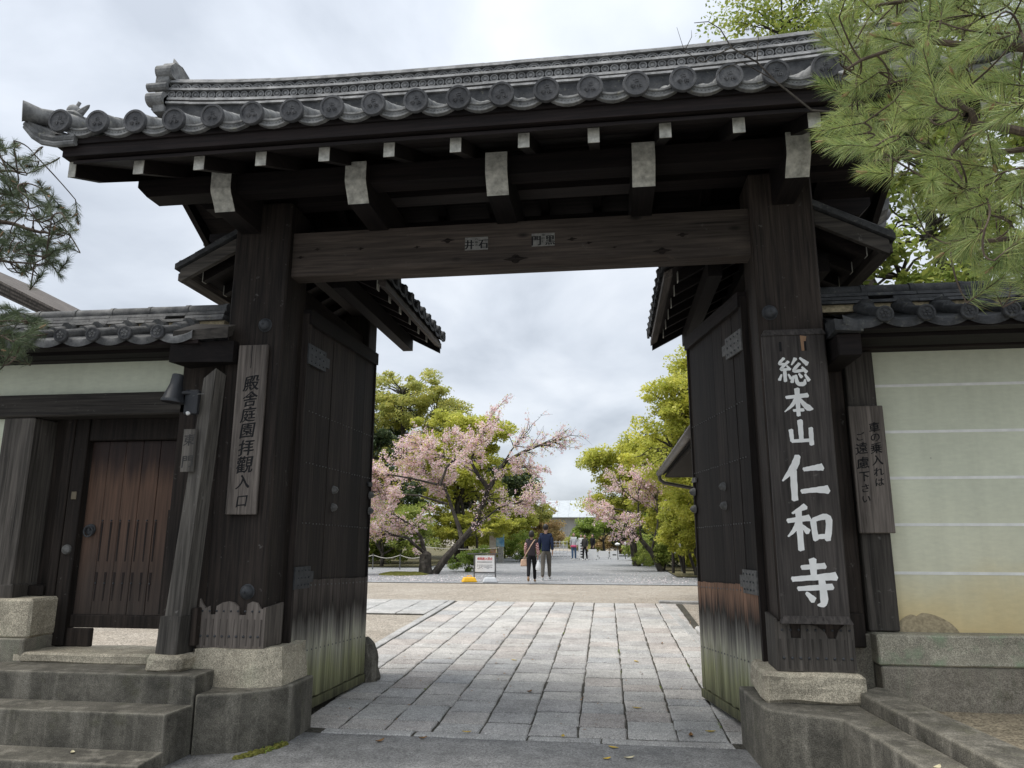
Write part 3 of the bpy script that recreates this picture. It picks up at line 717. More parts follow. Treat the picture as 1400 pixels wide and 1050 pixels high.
# small tortoise-like ornament on the near left corner
orn = MB(); bx_, by_, bz_ = -4.42, 5.0, 4.925
orn.lathe([(.075, -.03), (.082, 0), (.074, .012), (.05, .03), (.02, .04), (.002, .042)], (bx_, by_, bz_+.01), (.15, 0, 1), 14)
orn.lathe([(.055, 0), (.056, .02), (.046, .05), (.025, .068), (.002, .074)], (bx_-.015, by_, bz_+.04), (.1, 0, 1), 12)
orn.tube([(bx_+.0, by_, bz_+.08), (bx_+.03, by_, bz_+.14)], .014, 8); orn.tube([(bx_+.04, by_, bz_+.03), (bx_+.12, by_-.01, bz_+.085), (bx_+.135, by_-.01, bz_+.10)], [.035, .016, .004], 6)
orn.tube([(bx_-.1, by_, bz_-.02), (bx_-.11, by_, bz_+.05)], [.03, .004], 6)
orn.build('corner_ornament', TILE, roof, True)

# ---- main ridge
RX0, RX1 = -4.40, 2.72
def rl(x): u = abs(x-GC)/3.56; return .12*u**3.5-.065
def curved_bar(y0, y1, z0, z1, name, mat, par, seg=24):
    mb = MB(); v = []; f = []
    for i in range(seg+1):
        x = RX0+(RX1-RX0)*i/seg; l = rl(x); v += [(x, y0, z0+l), (x, y1, z0+l), (x, y1, z1+l), (x, y0, z1+l)]
    for i in range(seg):
        for k in range(4): f.append((4*i+k, 4*i+(k+1) % 4, 4*i+4+(k+1) % 4, 4*i+4+k))
    f += [(0, 3, 2, 1), (4*seg, 4*seg+1, 4*seg+2, 4*seg+3)]
    mb.add(v, f); return mb.build(name, mat, par)
ridge = curved_bar(6.15, 6.45, 5.30, 6.0, 'ridge', TILE_W, gate)
curved_bar(6.10, 6.50, 5.30, 5.70, 'ridge_base', TILE_W, ridge)
def noshi(y0, h, L):
    mb = MB().hexa([(-L/2+.002, y0, 0), (L/2-.002, y0, 0), (L/2-.002, -y0, 0), (-L/2+.002, -y0, 0), (-L/2+.002, y0+.012, h), (L/2-.002, y0+.012, h), (L/2-.002, -y0-.012, h), (-L/2+.002, -y0-.012, h)])
    return mb.mesh('flat_ridge_tile', TILE_R)
nT = 26; LT = (RX1-RX0)/nT
for z, yy, h in ((5.70, -.225, .03), (5.755, -.205, .034), (5.875, -.195, .032), (5.968, -.185, .03), (6.004, -.155, .026)):
    me = noshi(yy, h, LT+.004)
    for i in range(nT):
        x = RX0+LT*(i+.5)+(LT/2 if z in (5.875, 6.004) else 0)*0
        sl = (rl(x+.05)-rl(x-.05))/.1
        inst('flat_ridge_tile', me, (x, 6.3, z+rl(x)+random.uniform(-.002, .002)), ridge, Matrix.Rotation(-math.atan(sl), 3, 'Y'))
rm = MB().lathe([(.040, 0), (.040, .02), (.030, .02), (.029, .008), (.017, .008), (.015, .017), (.002, .018)], (0, 0, 0), (0, -1, 0), 14).mesh('ridge_disc', TILE_R, True)
n_ = int((RX1-RX0)/.088)
for i in range(n_):
    x = RX0+.05+.088*i; inst('ridge_disc', rm, (x, 6.142, 5.832+rl(x)), ridge)
def arc_mesh():
    mb = MB()
    for r0, y in ((.062, 0), (.038, -.004)):
        v = []; f = []; n = 10
        for i in range(n+1):
            t = math.pi*i/n
            for rr, yy in ((r0, .012), (r0, -.012), (r0-.014, -.012), (r0-.014, .012)): v.append((math.cos(t)*rr, yy+y, math.sin(t)*rr*.9))
        for i in range(n):
            for k in range(4): f.append((4*i+k, 4*i+4+k, 4*i+4+(k+1) % 4, 4*i+(k+1) % 4))
        mb.add(v, f)
    return fixn(mb.mesh('ridge_arc', TILE_R))
am = arc_mesh()
for i in range(int((RX1-RX0-.1)/.112)):
    x = RX0+.08+.112*i; inst('ridge_arc', am, (x, 6.15-(i % 2)*.004, 5.910+rl(x)), ridge)
cm = MB().tube([(-LT/2+.001, 0, 0), (LT/2-.03, 0, 0), (LT/2-.028, 0, 0), (LT/2, 0, 0)], [.062, .058, .068, .068], 12).mesh('ridge_cap', TILE_R, True)
for i in range(nT):
    x = RX0+LT*(i+.5); sl = (rl(x+.05)-rl(x-.05))/.1
    inst('ridge_cap', cm, (x, 6.3, 6.045+rl(x)), ridge, Matrix.Rotation(-math.atan(sl), 3, 'Y'))
# ridge-end demon tiles
def oni(s_, xe):
    mb = MB(); 
    body0 = [(-.23, 5.66), (.23, 5.66), (.25, 5.80), (.17, 5.92), (.21, 6.05), (.20, 6.22), (.13, 6.33), (0, 6.37), (-.13, 6.33), (-.20, 6.22), (-.21, 6.05), (-.17, 5.92), (-.25, 5.80)]
    body = [(a, 5.66+(b-5.66)*.93) for a, b in body0]
    mb.prism([(6.3+a, b) for a, b in body], 'x', *sorted((xe-.02*s_, xe+.10*s_)))
    mb.prism([(6.3+a*.7, 5.95+(b-5.95)*.75) for a, b in body], 'x', *sorted((xe+.09*s_, xe+.17*s_)))
    for a in (-1, 1):
        mb.tube([(xe-.06*s_, 6.3+a*.17, 6.14), (xe+.12*s_, 6.3+a*.17, 6.14)], .075, 16)
        for yy_, zz_, rr_, ee in ((.17, 6.14, .05, .12), (.22, 5.80, .05, .16)):
            mb.tube([(xe+ee*s_+.004*s_, 6.3+a*yy_+rr_*(1-t/14)*math.cos(t*.75), zz_+rr_*(1-t/14)*math.sin(t*.75)) for t in range(13)], .012, 6)
        mb.tube([(xe-.02*s_, 6.3+a*.22, 5.80), (xe+.16*s_, 6.3+a*.22, 5.80)], .072, 16)
        mb.tube([(xe-.02*s_, 6.3+a*.20, 5.96), (xe+.20*s_, 6.3+a*.20, 5.96)], .045, 10)
    mb.lathe([(.05, 0), (.055, .03), (.04, .05), (.002, .055)], (xe+.16*s_, 6.3, 6.0), (s_, 0, 0), 12)
    mb.tube([(xe+.02*s_, 6.3, 6.28), (xe+.06*s_, 6.3, 6.35), (xe+.09*s_, 6.3, 6.43)], [.055, .035, .006], 10)
    o = mb.build('ridge_end_tile', TILE, gate, False); fixn(o.data)
    bv = o.modifiers.new('b', 'BEVEL'); bv.width = .012; bv.segments = 2; bv.limit_method = 'ANGLE'
oni(-1, RX0); oni(1, RX1)

# ---- the two small roofs behind, over the open leaves
def small_roof(xm, half, y0i, y0o, y1, inner, ze):
    """xm: ridge line; inner: +1 when the opening lies towards +x"""
    sp = .262; slope = .52
    zb = lambda a, d: ze+a*slope+d
    ro = MB().prism([(xm-half+.06, zb(.06, -.026)), (xm, zb(half, -.026)), (xm+half-.06, zb(.06, -.026)), (xm+half-.06, zb(.06, -.012)), (xm, zb(half, -.004)), (xm-half+.06, zb(.06, -.012))], 'y', 6.63, y1-.04).build('rear_roof', TILE_W, gate); fixn(ro.data)
    ccv = MB().tube([(0, 0, .06), (half*.5, 0, half*.5*slope+.06), (half, 0, half*slope+.07)], .060, 10).mesh('cover_tile', TILE_W, True)
    dcm = MB().lathe([(.068, 0), (.070, .006), (.070, .022), (.066, .028), (.055, .028), (.052, .020), (.003, .020)], (.012, 0, .06), (-1, 0, 0), 18).mesh('eave_disc', TILE_W, True)
    n = 7; v = []; f = []
    for xq, dz in ((-.012, -.035), (-.012, .0), (0, .008), (half*.5, half*.5*slope), (half, half*slope)):
        for i in range(n):
            u = i/(n-1); v.append((xq, -sp/2+sp*u, dz+.03-.038*(1-(2*u-1)**2)))
    f = [(j*n+i, (j+1)*n+i, (j+1)*n+i+1, j*n+i+1) for j in range(4) for i in range(n-1)]
    pmm = fixn(MB().add(v, f).mesh('pan_tile', TILE_W, True))
    for side in (1, -1):                                 # side towards +x / -x
        ys0 = y0i if side == inner else y0o
        xe = xm+side*half
        rot = None if side < 0 else R180                 # meshes run from x=0 (eave) to +x (ridge)
        ny = int((y1-ys0)/sp)
        for k in range(ny+1):
            y = ys0+.10+sp*k
            inst('cover_tile', ccv, (xe, y, ze), ro, rot); inst('eave_disc', dcm, (xe, y, ze), ro, rot)
            if k < ny: inst('pan_tile', pmm, (xe, y+sp/2, ze), ro, rot)
        # boarding, eave board, rafters
        sx = -side
        def bar(a, b, zlo, zhi, ya, yb, name, mat, par=ro):
            pa = xe+sx*a; pb = xe+sx*b
            pts = [(pa, ze+a*slope+zlo), (pb, ze+b*slope+zlo), (pb, ze+b*slope+zhi), (pa, ze+a*slope+zhi)]
            o = MB().prism(pts, 'y', ya, yb).build(name, mat, par); fixn(o.data); return o
        bar(.03, half, -.052, -.028, ys0+.02, y1-.02, 'roof_board', W_RAFT)
        bar(.02, .10, -.125, -.055, ys0+.01, y1+.02, 'eave_board', W_GREYY)
        for k in range(int((y1-ys0)/.40)+1):
            y = ys0+.22+.40*k
            if y > y1-.1: break
            rr = bar(.17, half, -.155, -.056, y-.032, y+.032, 'rafter', W_BEAMD)
            pa = xe+sx*.164; MB().box(min(pa, pa+sx*.006)-.001, max(pa, pa+sx*.006)+.001, y-.034, y+.034, ze+.17*slope-.157, ze+.17*slope-.055).build('painted_end', WHITE, ro)
        # verge tiles showing as stacked courses on the front edge
        for k in range(5):
            a, b = half*k/5, half*(k+1)/5+.03
            bar(a, b, -.01+.0, .045, ys0-.03-.006*k, ys0+.06, 'verge_tile', TILE_W)
        if side != inner:
            bar(.05, half, -.16, -.03, ys0-.01, ys0+.04, 'barge_board', W_GREYX)
        bar(.04, half, -.19, -.03, y1+.0, y1+.05, 'barge_board', W_RAFT)
        # plate beam along the depth with a white end
        pbx = xe+sx*.42
        b_ = MB().box(min(pbx, pbx+sx*.13), max(pbx, pbx+sx*.13), 6.56, y1+.06, ze-.115, ze+.055).build('wall_plate', W_RAFT, ro)
        MB().box(min(pbx, pbx+sx*.13)-.002, max(pbx, pbx+sx*.13)+.002, y1+.061, y1+.066, ze-.117, ze+.05).build('painted_end', WHITE, ro)
    zr = ze+half*slope
    MB().tube([(xm, 6.58, zr+.13), (xm, y1+.1, zr+.13)], .075, 10).build('ridge_roll', TILE_W, ro, True)
    MB().box(xm-.11, xm+.11, 6.58, y1+.08, zr+.02, zr+.09).build('ridge_base', TILE_W, ro)
    MB().box(xm-.07, xm+.07, 6.57, y1, zr-.30, zr-.10).build('ridge_beam', W_RAFT, ro)
    MB().cbox(xm-.16, xm+.16, 8.50, 8.82, -.1, zr-.30, .015).build('rear_post', W_POST, ro)
    for zt in (3.72, 2.6): MB().box(xm-.09, xm+.09, 6.56, 8.50, zt, zt+.2).build('tie_beam', W_RAFT, ro)
    MB().box(xm-.03, xm+.03, 6.56, 8.5, -.1, 3.73).build('side_boarding', W_POST, ro)
    MB().cbox(xm-.28, xm+.28, 8.4, 8.95, -.18, .0, .03).build('base_stone', GRAN, ro)
small_roof(-3.13, .99, 6.60, 6.16, 9.02, 1, 3.99)
small_roof(1.49, .96, 6.60, 6.16, 9.02, -1, 3.94)

# ---- door leaves
def leaf_door(hx, hy, fx, fy, face, smat, strapmat):
    mat = W_DOORP
    """hinge (hx,hy) to free edge (fx,fy); face: side (+1/-1 in x) that looks into the passage"""
    a = Vector((hx, hy, 0)); b = Vector((fx, fy, 0)); L = (b-a).length; u = (b-a).normalized(); nrm = Vector((u.y, -u.x, 0))
    if nrm.x*face < 0: nrm = -nrm
    def bx(u0, u1, n0, n1, z0, z1, name, m_, c=0, par=None):
        par = par or d
        P = lambda s, t, z: a+u*s+nrm*t+Vector((0, 0, z))
        mb = MB().hexa([P(u0, n0, z0), P(u1, n0, z0), P(u1, n1, z0), P(u0, n1, z0), P(u0, n0, z1), P(u1, n0, z1), P(u1, n1, z1), P(u0, n1, z1)])
        o = mb.build(name, m_, par); fixn(o.data); return o
    d = bx(.03, L-.02, -.046, -.012, -.05, 3.55, 'door', mat, 0, gate)
    n = 6; w = L/n
    for i in range(n):
        bx(w*i+.003, w*(i+1)-.003, -.05, -.004+random.uniform(-.003, .003), -.04, 3.60, 'plank', mat)
    nsl = 19; w2 = L/nsl
    zt = 1.06
    for i in range(nsl):
        bx(w2*i+.0025, w2*(i+1)-.0025, .004, .016+random.uniform(-.003, .003), -.03+random.uniform(-.01, .004), zt-.06*(w2*i/L)+random.uniform(-.004, .004), 'slat', smat)
    bx(-.02, L+.005, -.055, .030, -.125, -.045, 'bottom_rail', W_DOORL)
    bx(-.02, L+.005, -.055, .035, 3.50, 3.64, 'top_rail', W_RAFT)
    bx(L-.012, L+.012, -.052, .012, -.04, 3.50, 'edge_stile', mat)
    bx(-.03, .04, -.16, .012, -.04, 3.60, 'hinge_stile', mat)
    for zs, l in ((.98, .36), (3.10, .46)):
        s = bx(-.02, l*.8, .005, .024, zs, zs+.20, 'strap', strapmat); bx(l*.8, l, .005, .022, zs+.05, zs+.15, 'strap_tip', strapmat)
        nb = MB()
        for i in range(4):
            for j in range(3):
                p = a+u*(.05+l*.19*i)+nrm*.023+Vector((0, 0, zs+.035+.065*j)); nb.lathe([(.010, 0), (.008, .006), (.002, .009)], p, nrm, 6)
        nb.build('nails', IRON, d)['kind'] = 'stuff'
    bx(L-.10, L+.018, .005, .020, 2.03, 2.08, 'strap', strapmat)
    nb = MB()
    for z in (2.65, 2.15, 1.58):
        for i in range(n):
            for k in range(4):
                p = a+u*(w*(i+.14+.24*k))+nrm*-.003+Vector((0, 0, z-.03*(w*i/L))); nb.lathe([(.006, 0), (.005, .007), (.002, .009)], p, nrm, 6)
    for i in range(nsl):
        for z in (zt-.05, .42):
            p = a+u*(w2*(i+.5))+nrm*.014+Vector((0, 0, z-.06*(w2*i/L))); nb.lathe([(.009, 0), (.008, .007), (.002, .010)], p, nrm, 6)
    nb.build('nail_rows', NAILG, d)['kind'] = 'stuff'
    for z in (1.93, 1.75):
        for uu in (L*.43, L*.985):
            p = a+u*uu+nrm*(-.004 if uu < L*.9 else .008)+Vector((0, 0, z)); r_ = .040
            o = MB().lathe([(r_*1.1, 0), (r_*1.1, .005), (r_, .010), (r_*.93, .026), (r_*.70, .042), (r_*.35, .050), (.010, .051), (.008, .058), (.002, .06)], p, nrm, 16).build('door_knob', IRONG, d, True)
leaf_door(-2.895, 6.53, -2.80, 8.30, 1, W_DOORL, IRON)
leaf_door(1.215, 6.53, .895, 8.05, -1, W_DOORR, IRONG)

# ---- concrete aprons either side
def slab(name, poly, z0, z1, mat, amt=.012, cuts=2, seed=0, bevel=.018):
    n = len(poly); mb = MB().prism(poly, 'z', z0, z1); o = mb.build(name, mat); fixn(o.data)
    bv = o.modifiers.new('b', 'BEVEL'); bv.width = bevel; bv.segments = 3; bv.limit_method = 'ANGLE'; bv.angle_limit = R(30)
    return o
o = slab('concrete_plinth', [(-3.29, 5.72), (-2.97, 5.84), (-2.80, 6.0), (-2.70, 6.2), (-2.70, 6.66), (-3.62, 6.66), (-3.62, 5.98), (-3.29, 5.98)], -.5, .232, CONC); tag(o, 'rounded concrete plinth under the left main post', 'plinth')
o = slab('concrete_plinth', [(1.02, 6.66), (1.045, 6.15), (1.07, 5.86), (1.14, 5.76), (1.53, 5.58), (1.60, 5.1), (1.66, 4.0), (1.93, 4.0), (1.78, 6.0), (1.98, 6.28), (1.98, 6.66)], -.5, .240, CONC); tag(o, 'concrete plinth under the right main post running on as low wall', 'plinth')
o = slab('concrete_kerb', [(1.785, 6.04), (1.937, 4.0), (2.24, 4.0), (2.03, 6.20), (1.99, 6.26)], -.5, .335, CONC); tag(o, 'raised concrete kerb along the dirt strip at the lower right', 'kerb')

# ================================================================== LEFT: steps, side gate, wall
st = slab('concrete_steps', [(-7.5, 5.73), (-3.31, 5.73), (-3.31, 6.12), (-3.34, 6.12), (-3.34, 6.75), (-7.5, 6.75)], -.5, .37, CONC, bevel=.012)
tag(st, 'stained concrete steps leading up to the brown side door', 'steps')
s2 = slab('tread', [(-7.5, 5.40), (-3.33, 5.40), (-3.31, 5.728), (-7.5, 5.728)], -.5, .155, CONC, bevel=.012)
s3 = slab('tread', [(-7.5, 5.06), (-3.29, 5.06), (-3.315, 5.398), (-7.5, 5.398)], -.5, -.10, CONC, bevel=.012)
for o in (s2, s3): o.parent = st
def boxp(name, mat, par, x0, x1, y0, y1, z0, z1, c=.008): return MB().cbox(x0, x1, y0, y1, z0, z1, c).build(name, mat, par)

sg = empty('side_gate', (-4.6, 6.4, .37), 'small side gate with brown plank door in the left wall', 'side gate')
boxp('beam', W_GREYX, sg, -6.6, -3.64, 6.20, 6.42, 2.575, 2.79, .012)
pl = boxp('gate_post', W_GREYD, sg, -5.80, -5.47, 6.22, 6.56, .905, 2.572, .012)
boxp('post_foot', W_GREYD, sg, -5.82, -5.455, 6.215, 6.57, .88, 1.02, .01)
boxp('jamb', W_POST, sg, -5.30, -5.205, 6.43, 6.60, .55, 2.74)
boxp('jamb_board', W_POST, sg, -5.46, -5.305, 6.50, 6.54, .90, 2.74)
boxp('sill_block', W_POST, sg, -5.46, -5.30, 6.40, 6.56, .905, 1.0)
boxp('jamb', W_POST, sg, -5.20, -5.06, 6.44, 6.57, .46, 2.74)
boxp('door_head', W_POST, sg, -5.06, -3.72, 6.46, 6.57, 2.37, 2.75)
boxp('back_panel', W_POST, sg, -5.82, -3.66, 6.605, 6.63, 2.30, 2.80)
boxp('lock_plate', plain('brass lock', (.16, .13, .08), .5, .5), sg, -5.155, -5.10, 6.43, 6.439, 1.80, 1.875, .004)
# the leaf
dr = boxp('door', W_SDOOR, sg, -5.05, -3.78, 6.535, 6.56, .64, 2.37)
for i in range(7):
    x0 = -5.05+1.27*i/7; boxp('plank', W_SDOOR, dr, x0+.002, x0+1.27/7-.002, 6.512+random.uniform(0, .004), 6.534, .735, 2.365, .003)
boxp('bottom_rail', W_POST, dr, -5.055, -3.77, 6.49, 6.534, .62, .735)
boxp('kick_board', W_POST, dr, -5.20, -4.82, 6.48, 6.53, .45, .615)
ring = MB()
ring.lathe([(.055, 0), (.055, .008), (.04, .014), (.012, .018), (.012, .03)], (-4.965, 6.511, 1.515), (0, -1, 0), 14)
ring.tube([(-4.965+.045*math.cos(t), 6.478, 1.50+.05*math.sin(t)) for t in [i*math.pi/8 for i in range(17)]], .009, 6)
ring.build('ring_pull', IRON, dr, True)
for x, z in ((-4.11, 1.63), (-4.11, 1.50), (-5.13, 1.33)):
    MB().lathe([(.048, 0), (.048, .008), (.042, .024), (.02, .036), (.002, .038)], (x, 6.512 if x > -5 else 6.441, z), (0, -1, 0), 16).build('door_knob', IRONG, dr, True)
boxp('knob_plate', W_POST, dr, -4.175, -4.05, 6.496, 6.511, .75, 1.70, .003)
nb = MB(); ns = MB()
for i in range(8):
    x = -4.85+.092*i+(.0 if i < 7 else .14)
    for z in (1.60, 1.02): nb.lathe([(.010, 0), (.008, .008), (.002, .012)], (x, 6.512, z), (0, -1, 0), 6)
    ns.hexa([(x-.006, 6.5105, 1.22), (x+.006, 6.5105, 1.22), (x+.006, 6.5135, 1.22), (x-.006, 6.5135, 1.22), (x-.011, 6.5105, 1.585), (x+.011, 6.5105, 1.585), (x+.011, 6.5135, 1.585), (x-.011, 6.5135, 1.585)])
    ns.hexa([(x-.004, 6.5105, .86), (x+.004, 6.5105, .86), (x+.004, 6.5135, .86), (x-.004, 6.5135, .86), (x-.012, 6.5105, 1.12), (x+.012, 6.5105, 1.12), (x+.012, 6.5135, 1.12), (x-.012, 6.5135, 1.12)])
nb.build('nails', IRON, dr, True)['kind'] = 'stuff'
ns.build('rust_streaks', plain('iron stain', (.022, .016, .014), .8), dr)['kind'] = 'stuff'
for z, w in ((.96, .15), (2.02, .17)):
    b = MB().box(-3.95-w, -3.79, 6.498, 6.510, z, z+.13)
    for k in range(3): b.lathe([(.03, 0), (.03, .008)], (-3.95-w, 6.508, z+.025+.04*k), (0, -1, 0), 10)
    b.build('hinge_strap', IRON, dr)
# granite sill and plinth stones
o = boxp('sill_stone', GRAN, sg, -5.27, -3.70, 6.10, 6.62, .36, .452, .02); rough(o, .012, 4, 3, 2)
o = boxp('plinth_stone', GRAN, sg, -6.8, -5.16, 6.12, 6.60, .56, .90, .02); rough(o, .012, 4, 3, 6)
o = boxp('plinth_base', CONCW, sg, -6.8, -5.17, 6.10, 6.60, .30, .565, .01)
# grey forward post and its stone
mb = MB().hexa([(-3.748, 5.90, .495), (-3.598, 5.90, .495), (-3.572, 6.08, .495), (-3.72, 6.08, .495), (-3.585, 5.92, 2.84), (-3.475, 5.92, 2.93), (-3.465, 6.08, 2.90), (-3.57, 6.08, 2.84)])
pf = mb.build('front_post', W_GREYZ, sg); fixn(pf.data)
mb = MB().hexa([(-3.775, 5.888, .492), (-3.588, 5.888, .492), (-3.552, 6.09, .492), (-3.73, 6.09, .492), (-3.755, 5.888, .80), (-3.572, 5.888, .80), (-3.54, 6.09, .80), (-3.71, 6.09, .80)])
o = mb.build('post_sleeve', W_GREYZ, sg); fixn(o.data)
o = boxp('post_stone', GRAN, sg, -3.82, -3.50, 5.82, 6.12, .36, .492, .03); rough(o, .02, 6, 2, 3)
boxp('strut', W_POST, sg, -3.55, -3.50, 6.0, 6.30, .55, .86)
# back-set post closing the gap to the main post
boxp('back_post', W_POST, sg, -3.97, -3.52, 6.20, 6.55, .50, 3.05)
# bracket at the end of the wall roof
o = MB().hexa([(-3.86, 5.80, 2.97), (-3.36, 5.98, 3.0), (-3.36, 6.07, 3.0), (-3.82, 6.07, 2.97), (-3.86, 5.80, 3.14), (-3.36, 5.98, 3.2), (-3.36, 6.07, 3.2), (-3.82, 6.07, 3.14)]).build('bracket', W_BEAMD, sg); fixn(o.data)

def wall_roof(name, par, x0, x1, ye, ze, yr, zr, discx, sp, mats, endside):
    """single visible slope of a wall roof; eave at ye/ze, ridge foot at yr/zr"""
    td, tl = mats; sl_ = (zr-ze)/(yr-ye)
    bed_ = MB().prism([(ye+.05, ze-.02), (yr, zr-.03), (2*yr-ye-.05, ze-.02), (2*yr-ye-.05, ze-.06), (ye+.05, ze-.06)], 'x', x0, x1).build(name, td, par); fixn(bed_.data)
    n = 8; v = []
    for yq, dz in ((ye-.008, -.075), (ye-.010, -.070), (ye-.010, -.012), (ye, .0), ((ye+yr)/2, (zr-ze)/2-.02), (yr+.02, zr-ze)):
        for i in range(n):
            u = i/(n-1); q = 1-(2*u-1)**2
            drop = -.045*q
            v.append((-sp/2+sp*u, yq, ze+.03+dz+drop))
    f = [(j*n+i, j*n+i+1, (j+1)*n+i+1, (j+1)*n+i) for j in range(5) for i in range(n-1)]
    pm_ = fixn(MB().add(v, f).mesh('pan_tile', tl, True))
    cmesh = MB().tube([(0, ye-.03, ze+.02), (0, (ye+yr)/2-.03, (ze+zr)/2+.012), (0, (ye+yr)/2-.028, (ze+zr)/2+.026), (0, yr, zr+.035)], [.052, .046, .056, .050], 10).mesh('cover_tile', tl, True)
    dm_ = MB().lathe([(.064, 0), (.066, .006), (.066, .03), (.060, .036), (.050, .036), (.047, .028), (.002, .028)], (0, ye-.015, ze+.015), (0, -1, 0), 20).mesh('eave_disc', td, True)
    fl = MB()
    for k in range(5):
        t = 2*math.pi*k/5+.3; fl.lathe([(.013, 0), (.012, .007), (.003, .010)], (.024*math.cos(t), ye-.042, ze+.015+.024*math.sin(t)), (0, -1, 0), 8)
    fl.lathe([(.008, 0), (.007, .009), (.001, .011)], (0, ye-.042, ze+.015), (0, -1, 0), 8); flm = fl.mesh('disc_relief', tl, True)
    for x in discx:
        inst('cover_tile', cmesh, (x, 0, 0), bed_); inst('eave_disc', dm_, (x, 0, 0), bed_); inst('disc_relief', flm, (x, 0, 0), bed_)
        inst('pan_tile', pm_, (x+sp/2*endside, 0, 0), bed_)
    # second row of half tiles under the ridge
    hm = MB().tube([(0, yr-.16, zr-.01), (0, yr+.02, zr+.05)], .07, 10).mesh('half_tile', tl, True)
    for x in discx: inst('half_tile', hm, (x+sp*.12, 0, 0), bed_)
    # ridge: lime bed, two courses of flat tiles, round cap
    MB().box(x0, x1, yr-.085, yr+.085, zr-.02, zr+.05).build('lime_bed', PPATCH, bed_)
    L = .40
    fm = MB().hexa([(-L/2+.002, -.125, 0), (L/2-.002, -.125, 0), (L/2-.002, .125, 0), (-L/2+.002, .125, 0), (-L/2+.002, -.11, .03), (L/2-.002, -.11, .03), (L/2-.002, .11, .03), (-L/2+.002, .11, .03)]).mesh('flat_ridge_tile', tl)
    capm = MB().tube([(-L/2+.002, 0, 0), (L/2-.04, 0, 0), (L/2-.038, 0, 0), (L/2-.002, 0, 0)], [.062, .058, .067, .067], 12).mesh('ridge_cap', tl, True)
    nn = int(abs(x1-x0)/L)+1
    for i in range(nn):
        xc = (x1-L*(i+.5)) if endside > 0 else (x0+L*(i+.5))
        for k in range(3): inst('flat_ridge_tile', fm, (xc+(.2*(k % 2) if i else 0)*-endside, yr, zr+.045+.034*k+random.uniform(-.003, .003)), bed_, random.uniform(-.006, .006), (1, 1-.12*k, 1))
        inst('ridge_cap', capm, (xc, yr, zr+.175), bed_, random.uniform(-.008, .008))
    # board under the eave
    MB().box(x0, x1, ye+.03, ye+.16, ze-.085, ze-.045).build('eave_board', W_BEAMD, bed_)
    MB().box(x0, x1, ye+.20, yr-.10, ze-.11, ze-.062).build('soffit', W_BEAMD, bed_)
    return bed_
wl = empty('plaster_wall', (-6.5, 6.4, .3), 'tile-topped plaster wall left of the gate above the side door', 'wall')
boxp('plaster_panel', PLASTER, wl, -8.0, -3.96, 6.28, 6.50, 2.792, 3.12, .004)
boxp('plaster_panel', PLASTER, wl, -8.0, -5.805, 6.28, 6.50, .90, 2.573, .004)
for z in (2.19, 1.8, 1.4): MB().box(-8.0, -5.81, 6.277, 6.285, z, z+.018).build('white_line', PLINE, wl)
boxp('top_beam', W_BEAMD, wl, -8.0, -3.62, 6.16, 6.46, 3.11, 3.20, .006)
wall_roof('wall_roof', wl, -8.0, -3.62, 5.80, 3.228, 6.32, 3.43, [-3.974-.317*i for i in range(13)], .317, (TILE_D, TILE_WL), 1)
o = MB().hexa([(-3.84, 5.79, 3.16), (-3.37, 5.88, 3.20), (-3.37, 5.96, 3.24), (-3.80, 6.07, 3.30), (-3.84, 5.79, 3.25), (-3.37, 5.88, 3.30), (-3.37, 6.02, 3.36), (-3.80, 6.07, 3.40)]).build('end_board', W_GREYX, wl); fixn(o.data)

# right wall -------------------------------------------------------
wr = empty('plaster_wall', (3.5, 6.6, .2), 'tall cream plaster wall with white lines right of the gate', 'wall')
boxp('plaster_panel', PLASTER, wr, 2.24, 9.0, 6.50, 6.70, .70, 3.06, .004)
for z in (2.735, 2.335, 1.945, 1.56, 1.172): MB().box(2.245, 9.0, 6.4965, 6.505, z-.012, z+.012).build('white_line', PLINE, wr)
boxp('wall_post', W_GREYD, wr, 2.03, 2.265, 6.42, 6.62, .72, 3.03, .01)
boxp('inner_post', W_POST, wr, 1.80, 2.02, 6.46, 6.64, .60, 3.4, .01)
boxp('foot_block', W_POST, wr, 1.84, 1.98, 6.36, 6.455, .60, .86, .01)
boxp('top_beam', W_BEAMD, wr, 1.80, 9.0, 6.36, 6.60, 3.035, 3.13, .006)
o = boxp('coping_stone', COPE, wr, 2.03, 4.6, 6.27, 6.60, .49, .718, .012); rough(o, .012, 3, 4, 2)
o = boxp('coping_stone', COPE, wr, 4.61, 9.0, 6.27, 6.60, .49, .715, .012); rough(o, .012, 3, 4, 7)
o = boxp('footing', CONCW, wr, 2.045, 9.0, 6.285, 6.60, -.1, .488, .012); rough(o, .012, 2, 5, 9)
boxp('footing_return', CONCW, wr, 1.84, 2.04, 6.42, 6.60, .1, .70, .01)
mb = MB(); N = 22; up = []; 
for i in range(N+1):
    t = i/N; up.append((2.25+.48*t, .72+.16*math.sin(math.pi*min(1, t*1.02))**.55*(1-.18*math.exp(-((t-.36)/.05)**2))*(1.0-.25*t)))
mb.prism([(2.25, .712)]+up+[(2.73, .712)], 'y', 6.493, 6.501); o = mb.build('bare_patch', PPATCH, wr); fixn(o.data)
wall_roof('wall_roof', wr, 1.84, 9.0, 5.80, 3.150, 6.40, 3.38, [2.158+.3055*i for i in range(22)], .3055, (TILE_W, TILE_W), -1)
boxp('bracket', W_BEAMD, wr, 1.82, 2.0, 5.86, 6.46, 2.86, 3.045, .01)
o = MB().hexa([(1.79, 5.80, 3.06), (2.0, 5.79, 3.04), (2.0, 6.1, 3.06), (1.805, 6.1, 3.06), (1.79, 5.80, 3.15), (2.0, 5.79, 3.12), (2.0, 6.1, 3.2), (1.805, 6.1, 3.2)]).build('end_tile', TILE_W, wr); fixn(o.data)

